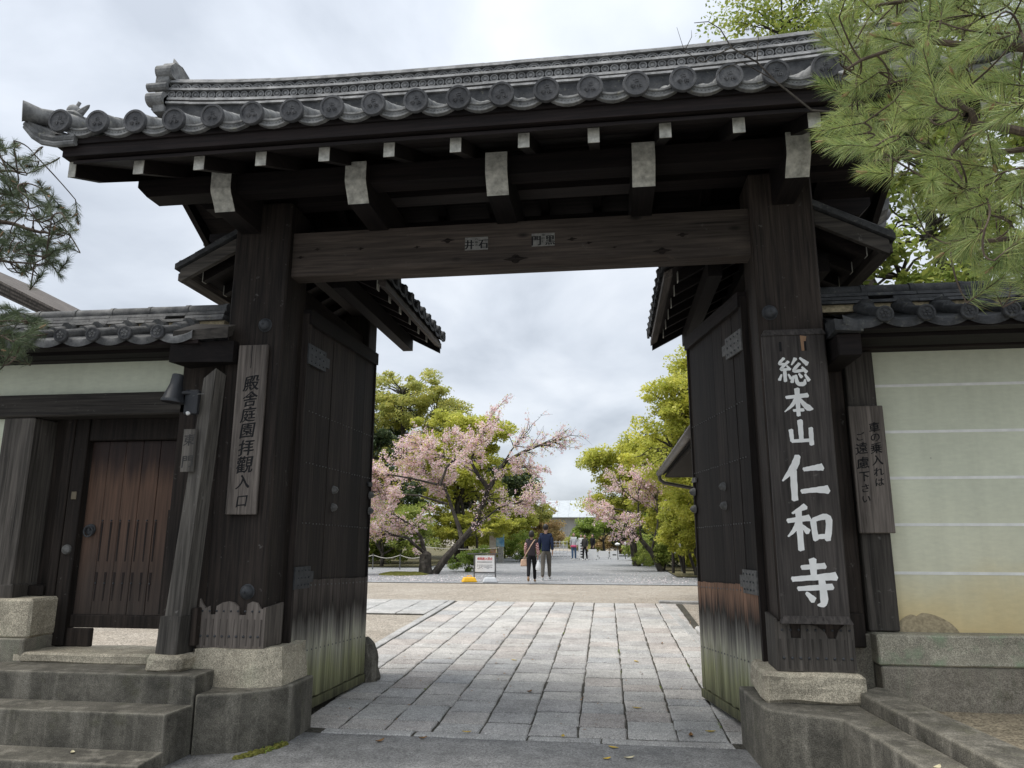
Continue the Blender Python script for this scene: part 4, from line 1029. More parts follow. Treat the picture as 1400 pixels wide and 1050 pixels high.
# ================================================================== SIGN BOARDS
o = MB().cbox(1.275, 1.775, 6.015, 6.072, .835, 3.10, .012).build('name_board', W_SIGND)
tag(o, 'long dark name board with white brush characters on the right post', 'sign board')
MB().hexa([(1.27, 6.005, 3.085), (1.78, 6.005, 3.085), (1.78, 6.074, 3.085), (1.27, 6.074, 3.085), (1.30, 6.035, 3.14), (1.76, 6.035, 3.14), (1.76, 6.074, 3.14), (1.30, 6.074, 3.14)]).build('top_frame', W_SIGND, o)
MB().hexa([(1.265, 5.985, .815), (1.785, 5.985, .815), (1.785, 6.074, .815), (1.265, 6.074, .815), (1.29, 6.008, .87), (1.76, 6.008, .87), (1.76, 6.074, .87), (1.29, 6.074, .87)]).build('bottom_frame', W_SIGND, o)
t = MB()
for ch, x, z, s_ in (('総', 1.500, 2.775, .235), ('本', 1.518, 2.520, .225), ('山', 1.522, 2.275, .205), ('仁', 1.512, 1.915, .36), ('和', 1.525, 1.53, .335), ('寺', 1.532, 1.115, .345)):
    brush(t, ch, x, z, s_, s_*1.02, 6.0135, .0003, 1.22)
t.build('lettering', WPAINT, o)
for x in (1.415, 1.61): MB().box(x-.009, x+.009, 6.010, 6.016, 2.95, 3.03).build('peg_slot', INK, o)
MB().hexa([(1.58, 6.0105, 2.95), (1.60, 6.0105, 2.95), (1.60, 6.016, 2.95), (1.58, 6.016, 2.95), (1.575, 6.0105, 3.08), (1.625, 6.0105, 3.07), (1.625, 6.016, 3.07), (1.575, 6.016, 3.08)]).build('bare_splinter', plain('bare wood', (.28, .17, .10), .8), o)

o = MB().cbox(-3.345, -3.062, 6.045, 6.078, 1.64, 3.17, .006).build('notice_board', W_SIGN)
tag(o, 'tall grey wooden board with eight brushed characters on the left post', 'sign board')
t = MB()
def inkchar(t, ch, x, z, s_, y, slant=.10, bold=.012):
    for i, dx in enumerate((-bold, 0, bold)): put(t, ch, x+dx*s_*2, z+dx*s_, s_, s_, y-.00025*i, slant, .02)
for ch, z, s_ in zip('殿舎庭園拝觀入口', (2.81, 2.665, 2.525, 2.38, 2.225, 2.075, 1.925, 1.755), (.145, .135, .135, .13, .14, .15, .125, .095)):
    inkchar(t, ch, -3.195+random.uniform(-.006, .006), z, s_, 6.0435)
t.build('lettering', INK, o)
MB().box(-3.215, -3.209, 6.0425, 6.046, 2.95, 3.16).build('crack', INK, o)

o = MB().cbox(2.012, 2.29, 6.375, 6.415, 1.49, 2.545, .006).build('notice_board', W_SIGN)
tag(o, 'grey wooden notice board with two columns of writing beside the plaster wall', 'sign board')
t = MB()
for ch, z, s_ in zip('車の乗入れは', (2.36, 2.275, 2.185, 2.085, 1.99, 1.905), (.085, .07, .09, .085, .075, .065)): inkchar(t, ch, 2.205, z, s_, 6.3735, .06)
for ch, z, s_ in zip('ご遠慮下さい', (2.285, 2.185, 2.065, 1.95, 1.855, 1.765), (.065, .095, .095, .08, .065, .06)): inkchar(t, ch, 2.088, z, s_, 6.3735, .06)
t.build('lettering', INK, o)

o = MB().cbox(-3.70, -3.575, 5.872, 5.890, 2.0, 2.375, .003).build('name_plate', W_GREYZ)
tag(o, 'small pale wooden plate with two characters below the lamp', 'sign board')
FADE = plain('faded ink', (.05, .048, .046), .8)
for ch, z in (('東', 2.28), ('門', 2.09)):
    t = MB(); inkchar(t, ch, -3.638, z, .10, 5.8705, .04); t.build('character', FADE, o)

# ================================================================== LAMP
lp = empty('wall_lamp', (-3.66, 5.9, 2.56), 'black conical spot lamp fixed to the grey post', 'lamp')
MB().lathe([(.088, .004), (.094, .0), (.100, .003), (.100, .024), (.092, .034), (.058, .150), (.054, .158), (.047, .250), (.040, .256), (.002, .258)], (-3.785, 5.80, 2.60), (.10, .02, 1), 24).build('shade', LAMP, lp, True)
MB().cbox(-3.70, -3.575, 5.83, 5.885, 2.50, 2.72, .01).build('junction_box', LAMP, lp)
MB().tube([(-3.73, 5.80, 2.68), (-3.68, 5.82, 2.69), (-3.64, 5.85, 2.69)], .018, 8).build('arm', LAMP, lp, True)
MB().lathe([(.016, 0), (.02, .01), (.012, .024), (.001, .028)], (-3.645, 5.828, 2.515), (0, -.6, -1), 12).build('sensor', WPAINT, lp, True)
MB().tube([(-3.62, 5.83, 2.66), (-3.57, 5.84, 2.68), (-3.53, 5.86, 2.685)], .004, 5).build('cable', IRONG, lp)

# ================================================================== VEGETATION
def leaves_obj(name, P, size, mat, parent, rng_, aspect=.55, up=.35, shape='rhomb'):
    """one mesh of many small leaf faces; P (n,3)"""
    n = len(P); N = rng_.normal(size=(n, 3)); N[:, 2] = np.abs(N[:, 2])+up; N /= np.linalg.norm(N, axis=1)[:, None]
    A = rng_.normal(size=(n, 3)); U = np.cross(N, A); U /= np.linalg.norm(U, axis=1)[:, None]+1e-9; V = np.cross(N, U)
    s = (np.asarray(size)*rng_.uniform(.6, 1.35, n))[:, None] if np.isscalar(size) else (size*rng_.uniform(.6, 1.35, n))[:, None]
    a = P-U*s; b = P+V*s*aspect+N*s*.18; c = P+U*s; d = P-V*s*aspect+N*s*.18
    co = np.stack([a, b, c, d], 1).reshape(-1, 3).astype(np.float32)
    me = bpy.data.meshes.new(name); me.vertices.add(4*n); me.vertices.foreach_set('co', co.ravel())
    me.loops.add(4*n); me.loops.foreach_set('vertex_index', np.arange(4*n, dtype=np.int32))
    me.polygons.add(n); me.polygons.foreach_set('loop_start', np.arange(0, 4*n, 4, dtype=np.int32)); me.polygons.foreach_set('loop_total', np.full(n, 4, dtype=np.int32))
    me.materials.append(mat); me.update(calc_edges=True); me.validate()
    return link(bpy.data.objects.new(name, me), parent)
def bez(a, b, sag, rng_, n=5, wob=.12):
    a, b = Vector(a), Vector(b); L = (b-a).length; o = []
    for i in range(n+1):
        t = i/n; p = a.lerp(b, t); p.z += sag*L*math.sin(math.pi*t)
        if 0 < i < n: p += Vector(rng_.normal(size=3))*L*wob*.35
        o.append(p)
    return o
def tree(name, label, cat, base, lobes, mat, trunk_r=.2, n_clump=60, per=180, cr=.55, leaf_s=.11, seed=1, group=None, flat=.6, twigs=True, trunk_top=None, part='crown', shell=.45, up=.35):
    rg = np.random.default_rng(seed); b = Vector(base)
    root = empty(name, base, label, cat, group)
    cen = []
    wts = np.array([l[3]*l[4]*l[5] for l in lobes])**.7; wts /= wts.sum()
    for i in range(n_clump):
        l = lobes[rg.choice(len(lobes), p=wts)]
        d = rg.normal(size=3); d /= np.linalg.norm(d); rr = rg.uniform(0, 1)**shell
        cen.append((np.array(l[:3])+d*rr*np.array(l[3:6]), l))
    top = Vector(trunk_top) if trunk_top else Vector((np.mean([l[0] for l in lobes]), np.mean([l[1] for l in lobes]), np.mean([l[2] for l in lobes])))
    mb = MB(); tp = bez((0, 0, -.1), top, 0, rg, 6, .06); mb.tube([b+p for p in tp], [trunk_r*(1-.12*i) for i in range(7)], 8)
    tk = mb.build('trunk', BARK, root, True)
    mb = MB(); ends = []
    for l in lobes:
        st_ = tp[int(rg.integers(2, 6))]; pth = bez(st_, l[:3], .08, rg, 5, .1)
        mb.tube([b+p for p in pth], [trunk_r*.5*(1-.13*i) for i in range(6)], 6); ends.append(pth)
    if twigs:
        for c, l in cen:
            pth = min(ends, key=lambda e_: min((q-Vector(c)).length for q in e_)); q = min(pth, key=lambda q: (q-Vector(c)).length+.6*max(0, q.z-c[2]))
            mb.tube([b+p for p in bez(q, c, .06, rg, 4, .12)], [trunk_r*.18, trunk_r*.13, trunk_r*.09, trunk_r*.06, trunk_r*.03], 4, False)
    mb.build('branches', BARK, root)
    Ps = []
    for c, l in cen:
        k = int(per*rg.uniform(.5, 1.5)); r_ = cr*rg.uniform(.6, 1.35)
        d = rg.normal(size=(k, 3)); d /= np.linalg.norm(d, axis=1)[:, None]; d *= (rg.uniform(0, 1, (k, 1))**.45)*r_; d[:, 2] *= flat
        Ps.append(np.array(c)+d)
    leaves_obj(part, np.concatenate(Ps)+np.array(base), leaf_s, mat, root, rg, up=up)
    return root
G0 = .113
# left side beyond the gate
tree('broadleaf_tree', 'tall thin-crowned tree with yellow tufts at far left beyond the cherry', 'tree', (-13.6, 46, G0), [(0, 0, 10.6, 3.6, 3, 2.2), (-2.5, 0, 8.5, 3, 3, 2.5), (2.3, 0, 8.6, 2.6, 2.5, 2.0), (.5, 0, 6.0, 3.8, 3, 2)], L_GRY, .32, 190, 200, .62, .10, 11, 'trees beyond the gate', shell=.3)
tree('broadleaf_tree', 'rounded yellow-green tree rising behind the cherry blossom', 'tree', (-8.6, 41, G0), [(-.6, 0, 6.6, 2.6, 2.4, 2.0), (1.2, 0, 7.2, 1.9, 2, 1.3), (0, 0, 4.8, 3.2, 2.5, 1.6)], L_YEL, .26, 140, 260, .6, .10, 12, 'trees beyond the gate')
tree('evergreen_tree', 'dark evergreen tree at the edge of the left door leaf', 'tree', (-13.2, 38, G0), [(0, 0, 4.6, 2.6, 2.2, 2.6), (-1.6, 0, 6.2, 2.2, 2, 1.8), (1.4, 0, 3.4, 2, 2, 1.6)], L_DRK, .28, 90, 260, .6, .10, 13, 'trees beyond the gate')
tree('evergreen_tree', 'dark green tree behind the upper cherry branches', 'tree', (-9.8, 47, G0), [(0, 0, 5.2, 3.4, 2.5, 2.4), (3.0, 0, 4.2, 2.2, 2, 2.0)], L_DRK, .26, 80, 240, .7, .12, 14, 'trees beyond the gate')
tree('broadleaf_tree', 'grey-green tree tapering down right of the cherry', 'tree', (-7.2, 52, G0), [(0, 0, 4.4, 2.2, 2, 2.0), (.6, 0, 5.8, 1.5, 1.5, 1.2), (1.4, 0, 2.8, 1.7, 1.6, 1.2)], L_GRY, .2, 70, 170, .6, .11, 15, 'trees beyond the gate')
tree('small_tree', 'bronze-leaved small tree left of the far building', 'tree', (-6.2, 55, G0), [(.2, 0, 2.5, 2.2, 1.8, 1.3), (1.6, 0, 1.9, 1.4, 1.4, .9)], L_RED, .12, 55, 160, .5, .09, 16, 'trees beyond the gate')
tree('small_tree', 'low yellow-green maple right behind the cherry trunk', 'tree', (-7.3, 40, G0), [(0, 0, 1.9, 1.7, 1.4, .8), (1.2, 0, 2.2, 1.3, 1.2, .6), (-1.5, 0, 1.8, 1.3, 1, .8)], L_YEL, .11, 60, 190, .42, .07, 17, 'trees beyond the gate', flat=.35)
tree('shrub', 'loose fresh-green shrub left of the cherry trunk', 'shrub', (-10.6, 33.5, G0), [(0, 0, 1.9, 2.0, 1.2, 1.0), (-1.6, 0, 2.6, 1.4, 1, 1.0), (1.4, 0, 1.4, 1.2, 1, .8)], L_MID, .10, 70, 190, .42, .065, 18, 'shrubs beyond the gate')
tree('shrub', 'fresh green bush between the cherry trunk and the white sign', 'shrub', (-5.9, 29.5, G0), [(0, 0, .42, .75, .6, .42), (.6, .2, .55, .5, .5, .45)], L_BSH, .04, 60, 110, .2, .04, 19, 'shrubs beyond the gate', twigs=False)
tree('shrub', 'green bush behind the poster stand', 'shrub', (-5.3, 42.5, G0), [(0, 0, .9, .9, .8, .8), (.8, .3, .7, .7, .7, .6)], L_BSH, .05, 50, 130, .28, .05, 20, 'shrubs beyond the gate', twigs=False)
tree('hedge_bush', 'dark clipped bush under the trees at far left', 'shrub', (-13.5, 40, G0), [(0, 0, .6, 3.4, .8, .6), (-4, 0, .7, 2, .8, .7)], L_DRK, .06, 70, 200, .4, .06, 21, 'shrubs beyond the gate', twigs=False)
tree('broadleaf_tree', 'far dark tree mass closing the left of the lane', 'tree', (-17.5, 50, G0), [(0, 0, 4.5, 4, 3, 4), (2, 0, 8, 3, 3, 3)], L_DRK, .3, 80, 260, .9, .14, 22, 'trees beyond the gate')
# right side beyond the gate
tree('broadleaf_tree', 'large yellow-green tree filling the right side of the opening', 'tree', (4.3, 25.5, G0), [(-1.0, 0, 6.0, 2.1, 2, 1.5), (-2.0, 0, 4.3, 2.0, 1.8, 1.3), (-.6, 0, 3.2, 2.2, 2, 1.4), (1.6, 0, 6.0, 2.4, 2, 1.8), (1.2, 0, 4, 2.4, 2, 1.8), (-1.4, -.3, 5.2, 1.7, 1.5, 1.2), (-.9, 0, 7.0, 1.5, 1.5, .8)], L_YEL, .25, 460, 210, .44, .062, 31, 'trees beyond the gate')
tree('small_tree', 'low yellow-green tree along the right edge of the lane', 'tree', (3.0, 27.5, G0), [(0, 0, 2.2, 1.2, 1, 1.2), (-.4, 0, 1.4, .9, .8, .6), (.8, 0, 1.6, 1.2, 1, .9)], L_YEL, .1, 170, 220, .34, .05, 32, 'trees beyond the gate')
tree('broadleaf_tree', 'tree with spreading limbs left of the large yellow-green one', 'tree', (1.2, 37, G0), [(-1.6, 0, 5.2, 1.5, 1.2, .55), (-.6, 0, 4.2, 1.4, 1.2, .6), (.4, 0, 5.6, 1.4, 1.2, .9), (-1.7, 0, 3.0, 1.3, 1.2, .5), (.6, 0, 3.4, 1.8, 1.4, 1.0)], L_YEL, .2, 230, 150, .44, .07, 33, 'trees beyond the gate', flat=.75, shell=.4)
tree('small_tree', 'bright green small tree right of the far building', 'tree', (-.6, 56, G0), [(0, 0, 2.2, 2.0, 1.6, .9), (-1.4, 0, 1.6, 1.3, 1.2, .7), (1.6, 0, 2.6, 1.6, 1.4, 1.0)], L_BSH, .12, 60, 170, .5, .09, 34, 'trees beyond the gate')
tree('evergreen_tree', 'dark tree far back above the lane end at the right', 'tree', (3.2, 58, G0), [(0, 0, 3.2, 3, 2.5, 2.4), (-2.4, 0, 1.6, 1.5, 1.4, 1.0)], L_DRK, .2, 60, 200, .7, .12, 35, 'trees beyond the gate')
tree('shrub', 'dense dark green shrub round the right cherry trunk', 'shrub', (2.1, 31.2, G0), [(0, 0, .8, .55, .5, .8), (.3, 0, 1.4, .4, .4, .5)], L_MID, .05, 45, 120, .22, .04, 36, 'shrubs beyond the gate', twigs=False)
tree('shrub', 'low scrub along the right side of the lane', 'shrub', (1.6, 38, G0), [(0, 0, .45, .7, 3.2, .5), (.3, 5, .6, .8, 3.5, .7)], L_MID, .05, 80, 110, .25, .05, 37, 'shrubs beyond the gate', twigs=False)
tree('broadleaf_tree', 'pale yellow-green tree standing behind the right cherry', 'tree', (4.6, 34, G0), [(-1.6, 0, 4.6, 2.2, 1.8, 1.5), (-2.6, 0, 3.0, 1.6, 1.5, 1.4), (-1.2, 0, 2.4, 2.0, 1.6, 1.6), (.4, 0, 5.6, 2.2, 1.8, 1.7), (-.2, 0, 7.2, 1.8, 1.6, 1.2)], L_YEL, .2, 330, 190, .46, .07, 38, 'trees beyond the gate')
# broadleaf trees close behind the right wall and above the roof
tree('broadleaf_tree', 'leafy green tree close behind the right wall', 'tree', (5.2, 10.5, .1), [(-1.0, 0, 5.0, 1.6, 1.4, 1.1), (-.2, .5, 6.6, 2.2, 1.8, 1.5), (1.2, 0, 5.2, 1.8, 1.5, 1.6), (-.6, .3, 8.4, 1.8, 1.5, 1.2)], L_MID, .18, 150, 190, .36, .055, 41, 'trees behind the right wall')
tree('broadleaf_tree', 'light-leaved tree rising above the right end of the roof', 'tree', (4.3, 12.0, .1), [(-1.0, 0, 10.2, 1.4, 1.5, .9), (-.3, 0, 11.2, 1.9, 1.5, 1.2), (.6, 0, 9.6, 1.6, 1.5, 1.2)], L_MID, .12, 120, 95, .42, .042, 42, 'trees behind the right wall', shell=.35)

# understory closing the view beyond the lane
for i, (x, y, w, h, mt, lb) in enumerate([
    (-11.5, 36.5, 2.2, 2.6, L_MID, 'mid green understory bush left behind the cherry'), (-15.5, 37, 2.4, 2.8, L_DRK, 'dark understory bush hugging the left leaf edge'),
    (-8.6, 44, 2.8, 3.4, L_YEL, 'tall yellow-green understory bush behind the cherry trunk'), (-7.0, 48.5, 1.8, 2.8, L_YEL, 'yellow-green understory bush above the poster stand'),
    (-9.2, 60, 3.4, 3.2, L_GRY, 'grey-green understory bush left of the far building roof'), (-6.4, 66, 2.0, 1.9, L_RED, 'bronze understory bush in front of the far building'),
    (-2.2, 72, 2.4, 1.3, L_GRY, 'grey-green understory bush in front of the far building'), (1.2, 64, 2.6, 1.5, L_RED, 'bronze understory bush right of the far building'),
    (2.6, 46, 1.7, 1.2, L_MID, 'mid green understory bush at the right lane end'), (3.8, 36, 1.8, 1.6, L_DRK, 'dark understory bush behind the right cherry'),
    (4.6, 31, 1.6, 1.1, L_YEL, 'yellow-green understory bush near the dark stakes'), (-20.5, 42, 3.5, 2.2, L_DRK, 'dark understory bush outermost at the left')]):
    tree('understory_bush', lb, 'shrub', (x, y, G0), [(0, 0, h*.55, w, 1.0, h*.6), (w*.5, .2, h*.8, w*.6, .9, h*.5), (-w*.5, 0, h*.7, w*.6, .9, h*.5)], mt, .06, 130, 150, .42, .075, 70+i, 'understory bushes beyond the gate', twigs=False)
# cherries ----------------------------------------------------------
def cherry(name, label, base, limbs, n_side, blossom_w, seed, leaf_s=.036, per=7, group='cherry trees', squash=.74):
    rg = np.random.default_rng(seed); root = empty(name, base, label, 'tree', group)
    mb = MB(); mb2 = MB(); pts = []
    for L_, rad, bw in limbs:
        p = [Vector((q[0], q[1], q[2] if q[2] < 3 else 3+(q[2]-3)*squash)) for q in L_]; n = len(p)
        mb.tube(p, [rad[0]+(rad[1]-rad[0])*i/(n-1) for i in range(n)], 9)
        tot = sum((p[i+1]-p[i]).length for i in range(n-1))
        for k in range(int(n_side*tot)):
            i = rg.uniform(.35 if bw < 1.5 else .05, 1)**.8*(n-1.001); j = int(i); a = p[j].lerp(p[j+1], i-j); ax = (p[j+1]-p[j]).normalized()
            d = (ax*rg.uniform(.5, 1.3)+Vector(rg.normal(size=3))*.5+Vector((0, 0, .02))).normalized(); d.z *= .6
            ln = rg.uniform(.5, 1.5); q = [a]; dd = d.copy()
            for s_ in range(5):
                dd = (dd+Vector(rg.normal(size=3))*.16+Vector((0, 0, -.02))).normalized(); q.append(q[-1]+dd*ln/5)
            mb2.tube(q, [.022, .018, .014, .010, .007, .004], 4, False)
            for _ in range(5):
                t = rg.uniform(.2, 1)*4.99; b = q[int(t)].lerp(q[int(t)+1], t-int(t)); e_ = (dd+Vector(rg.normal(size=3))*.8).normalized()*rg.uniform(.2, .55)
                mb2.tube([b, b+e_*.5+Vector((0, 0, .02)), b+e_], [.007, .005, .003], 3, False)
                for s2 in np.linspace(.15, 1, 5): 
                    if rg.uniform() < bw: pts.append(b+e_*s2)
            for t in np.linspace(.25, 1, 6):
                tt = t*4.99
                if rg.uniform() < bw: pts.append(q[int(tt)].lerp(q[int(tt)+1], tt-int(tt)))
    mb.build('trunk', BARK, root, True); mb2.build('branches', BARK, root)
    P0 = np.array([tuple(p) for p in pts]); P = np.repeat(P0, per, 0)+rg.normal(size=(len(P0)*per, 3))*.05
    leaves_obj('blossom', P, leaf_s, BLOSSOM, root, rg, .8, .1)
    Q = np.repeat(P0[::3], 7, 0)+rg.normal(size=(len(P0[::3])*7, 3))*.10
    leaves_obj('young_leaves', Q, .035, L_YEL, root, rg)
    return root
Yc = 27.5
def cp(lst, dy=0): return [(x, Yc+dy*i, z) for i, (x, z) in enumerate(lst)]
cherry('cherry_tree', 'old cherry tree with leaning trunk in pale pink bloom', (-6.7, Yc, G0), [
    (cp([(-6.72, -.02), (-6.2, .71), (-5.76, 1.17), (-5.15, 1.85), (-4.82, 2.67), (-4.6, 3.35)]), (.15, .08), .05),
    (cp([(-4.6, 3.35), (-3.99, 4.74), (-3.28, 5.3), (-2.57, 5.71), (-1.87, 5.98)], .15), (.10, .02), .16),
    (cp([(-4.0, 4.7), (-3.7, 5.3), (-3.4, 5.7), (-3.1, 6.1)], -.2), (.04, .010), .25),
    (cp([(-4.6, 3.35), (-4.98, 4.05), (-5.19, 4.68), (-5.0, 5.47), (-4.51, 6.32)], -.25), (.09, .02), .7),
    (cp([(-5.59, 1.31), (-5.8, 1.85), (-6.18, 2.67), (-6.55, 3.65), (-7.29, 4.36), (-8.06, 5.23)], .3), (.10, .02), .85),
    (cp([(-6.5, 3.55), (-6.3, 4.5), (-5.9, 5.2), (-5.7, 5.9)], .2), (.06, .015), .9),
    (cp([(-6.6, 3.6), (-7.6, 3.9), (-8.5, 4.1), (-9.3, 4.4)], -.3), (.05, .012), .95),
    (cp([(-6.2, 2.7), (-7.2, 3.0), (-8.2, 3.1), (-9.2, 3.2)], -.35), (.05, .012), .95),
    (cp([(-6.81, .1), (-7.05, .84), (-7.24, 1.44), (-7.7, 1.95), (-8.4, 2.3)], .1), (.12, .02), .6),
    (cp([(-6.91, .76), (-7.64, 1.44), (-8.54, 1.6), (-9.4, 1.65)], -.4), (.07, .015), .7),
    (cp([(-5.5, 1.5), (-5.0, 2.0), (-4.3, 2.6), (-3.6, 2.8), (-3.1, 3.0)], .4), (.05, .012), .55),
    (cp([(-5.1, 4.2), (-5.9, 4.8), (-6.8, 5.3), (-7.5, 5.9)], .3), (.05, .012), .95),
    (cp([(-4.3, 4.1), (-4.0, 4.3), (-3.5, 4.3), (-3.0, 4.4)], -.3), (.04, .012), .6)], 6.2, 1, 51)
YcR = 31
cherry('cherry_tree', 'smaller cherry in bloom at the right edge of the lane', (1.99, 31, G0), [
    ([(1.99, 31, .05), (1.62, 31, .85), (1.15, 30.9, 1.42), (.9, 30.8, 1.62), (.6, 30.7, 1.75)], (.13, .04), .35),
    ([(1.2, 31, 1.4), (1.12, 31, 2.5), (1.14, 31, 3.3), (1.2, 31.1, 4.2)], (.05, .012), .8),
    ([(1.1, 31, 2.3), (.8, 31, 2.5), (.4, 31, 2.6), (-.2, 31, 2.6)], (.04, .012), .85),
    ([(.8, 31, 1.6), (.5, 31.2, 2.0), (.2, 31.3, 2.2), (-.3, 31.3, 2.2)], (.04, .012), .8),
    ([(1.6, 31, .9), (1.9, 31, 2.0), (1.9, 31, 3.0), (2.0, 31, 3.8)], (.05, .012), .7),
    ([(1.13, 31, 2.9), (.6, 31.2, 3.5), (.4, 31.3, 3.9)], (.035, .01), .8)], 5.0, 1, 52, .038, 7)
o = MB().tube([(-6.95, 27.4, .0), (-6.95, 27.4, .5), (-7.0, 27.4, .85), (-7.0, 27.4, .95)], [.30, .26, .20, .09], 12).build('tree_stump', BARK); rough(o, .09, 2.2, 2, 3)
tag(o, 'thick gnarled stump at the foot of the leaning cherry', 'stump')
o = MB().lathe([(1.0, 0), (.9, .05), (.5, .10), (.01, .12)], (-7.7, 27.0, .09), (0, 0, 1), 20).build('moss_mound', MOSS); rough(o, .05, 2, 1, 2); o['kind'] = 'structure'

# pines -------------------------------------------------------------
def pine(name, label, trunk, limbs, shoots, mat, nl, per, seed, w=.0011, stem_r=.0045, bud=.3):
    rg = np.random.default_rng(seed); root = empty(name, trunk[0], label, 'tree')
    MB().tube(trunk, [.16-.02*i for i in range(len(trunk))], 12).build('trunk', BARKP, root, True)
    mb = MB(); nodes = []
    for L_, r0, r1 in limbs:
        p = [Vector(q) for q in L_]
        pp = []
        for i in range(len(p)-1):
            for k in range(4): pp.append(p[i].lerp(p[i+1], k/4)+Vector(rg.normal(size=3))*.008)
        pp.append(p[-1]); mb.tube(pp, [r0+(r1-r0)*i/(len(pp)-1) for i in range(len(pp))], 7); nodes += pp
    bd = MB(); A = []; B = []; W = []
    for tip, d in shoots:
        tip = Vector(tip); d = Vector(d).normalized(); ln = rg.uniform(.13, .24)
        side = Vector(rg.normal(size=3)); base = tip-d*ln+Vector((0, 0, -.012))
        far = min(nodes, key=lambda q: (q-base).length+(0 if (q-tip).dot(d) < 0 else .25)); nodes.append(base)
        mid = base.lerp(far, .5)+Vector(rg.normal(size=3))*.02-d*.04
        cv = [far.lerp(mid, t)*(1-t)+mid.lerp(base, t)*t for t in (0, .2, .4, .6, .8, 1)]
        mb.tube(cv+[tip], [stem_r*1.3]*3+[stem_r*1.1]*3+[stem_r*.6], 5, False)
        n = int(per*rg.uniform(.75, 1.25))
        t = rg.uniform(0, 1, n)**.8; o0 = d.orthogonal().normalized(); o1 = d.cross(o0)
        an = rg.uniform(0, 2*math.pi, n)
        for i in range(n):
            ra = o0*math.cos(an[i])+o1*math.sin(an[i])
            sp = (1.05-.62*t[i])*rg.uniform(.75, 1.2)
            dr_ = (d*math.cos(sp)+ra*math.sin(sp))
            l = nl*rg.uniform(.75, 1.15)*(1-.15*t[i]); s = base.lerp(tip, t[i])
            e_ = s+dr_*l+Vector((0, 0, -.10*l*rg.uniform(0, 1)))
            A.append(s); B.append(e_)
        if rg.uniform() < bud: bd.tube([tip, tip+d*.02, tip+d*.045+Vector((0, 0, .006))], [.006, .008, .002], 6)
    mb.build('branches', BARKP, root)
    if bd.v: bd.build('buds', BUD, root)['kind'] = 'stuff'
    A = np.array([tuple(a) for a in A]); B = np.array([tuple(a) for a in B]); D = B-A
    S = np.cross(D, rg.normal(size=D.shape)); S /= np.linalg.norm(S, axis=1)[:, None]; S *= w
    Mid = A+D*.55+np.array([0, 0, .004])
    n = len(A); co = np.stack([A-S, A+S, Mid+S, Mid-S, B], 1).reshape(-1, 3).astype(np.float32)
    me = bpy.data.meshes.new('needles'); me.vertices.add(5*n); me.vertices.foreach_set('co', co.ravel())
    k = np.arange(n)[:, None]*5; li = np.concatenate([k+0, k+1, k+2, k+3, k+3, k+2, k+4], 1).ravel().astype(np.int32)
    me.loops.add(7*n); me.loops.foreach_set('vertex_index', li)
    ls = np.stack([np.arange(n)*7, np.arange(n)*7+4], 1).ravel().astype(np.int32); lt = np.tile([4, 3], n).astype(np.int32)
    me.polygons.add(2*n); me.polygons.foreach_set('loop_start', ls); me.polygons.foreach_set('loop_total', lt)
    me.materials.append(mat); me.update(calc_edges=True); me.validate()
    link(bpy.data.objects.new('needles', me), root); return root
def inpoly(x, z, poly):
    c = False; n = len(poly)
    for i in range(n):
        (x1, z1), (x2, z2) = poly[i], poly[i-1]
        if (z1 > z) != (z2 > z) and x < (x2-x1)*(z-z1)/(z2-z1)+x1: c = not c
    return c
def scatter(poly, Y0, ya, yb, n, seed, mind, dirf):
    rg = np.random.default_rng(seed); xs = [p[0] for p in poly]; zs = [p[1] for p in poly]; out = []; tries = 0
    while len(out) < n and tries < 40000:
        tries += 1
        x, z = rg.uniform(min(xs), max(xs)), rg.uniform(min(zs), max(zs))
        if not inpoly(x, z, poly): continue
        y = rg.uniform(ya, yb); q = y/Y0; p = Vector((x*q, y, 1.45+(z-1.45)*q))
        if any((p-o[0]).length < mind for o in out): continue
        out.append((p, dirf(p, rg)))
    return out
polyR = [(1.10, 4.15), (1.06, 3.86), (1.20, 3.60), (1.01, 3.34), (1.05, 3.22), (1.22, 3.12), (1.27, 2.98), (1.40, 2.78), (1.60, 2.56), (2.0, 2.46), (2.25, 2.8), (2.3, 4.15)]
def dR(p, rg): return Vector((-.55, -.15, .12))+Vector(rg.normal(size=3))*.55
shR = scatter(polyR, 3.2, 2.7, 4.5, 330, 61, .07, dR)
shR += [((1.0, 3.2, 3.29), (-1, -.1, -.25)), ((1.04, 3.25, 3.27), (-1, .2, -.1)), ((1.10, 3.2, 3.18), (-.8, -.1, -.5)), ((1.06, 3.3, 3.60), (-.5, 0, .3)), ((1.05, 3.2, 3.78), (-.6, 0, .6)), ((1.15, 3.1, 3.02), (-1, 0, .05)), ((1.42, 3.1, 2.63), (-.8, 0, -.6)), ((1.55, 3.0, 2.52), (-.7, -.1, -.7))]
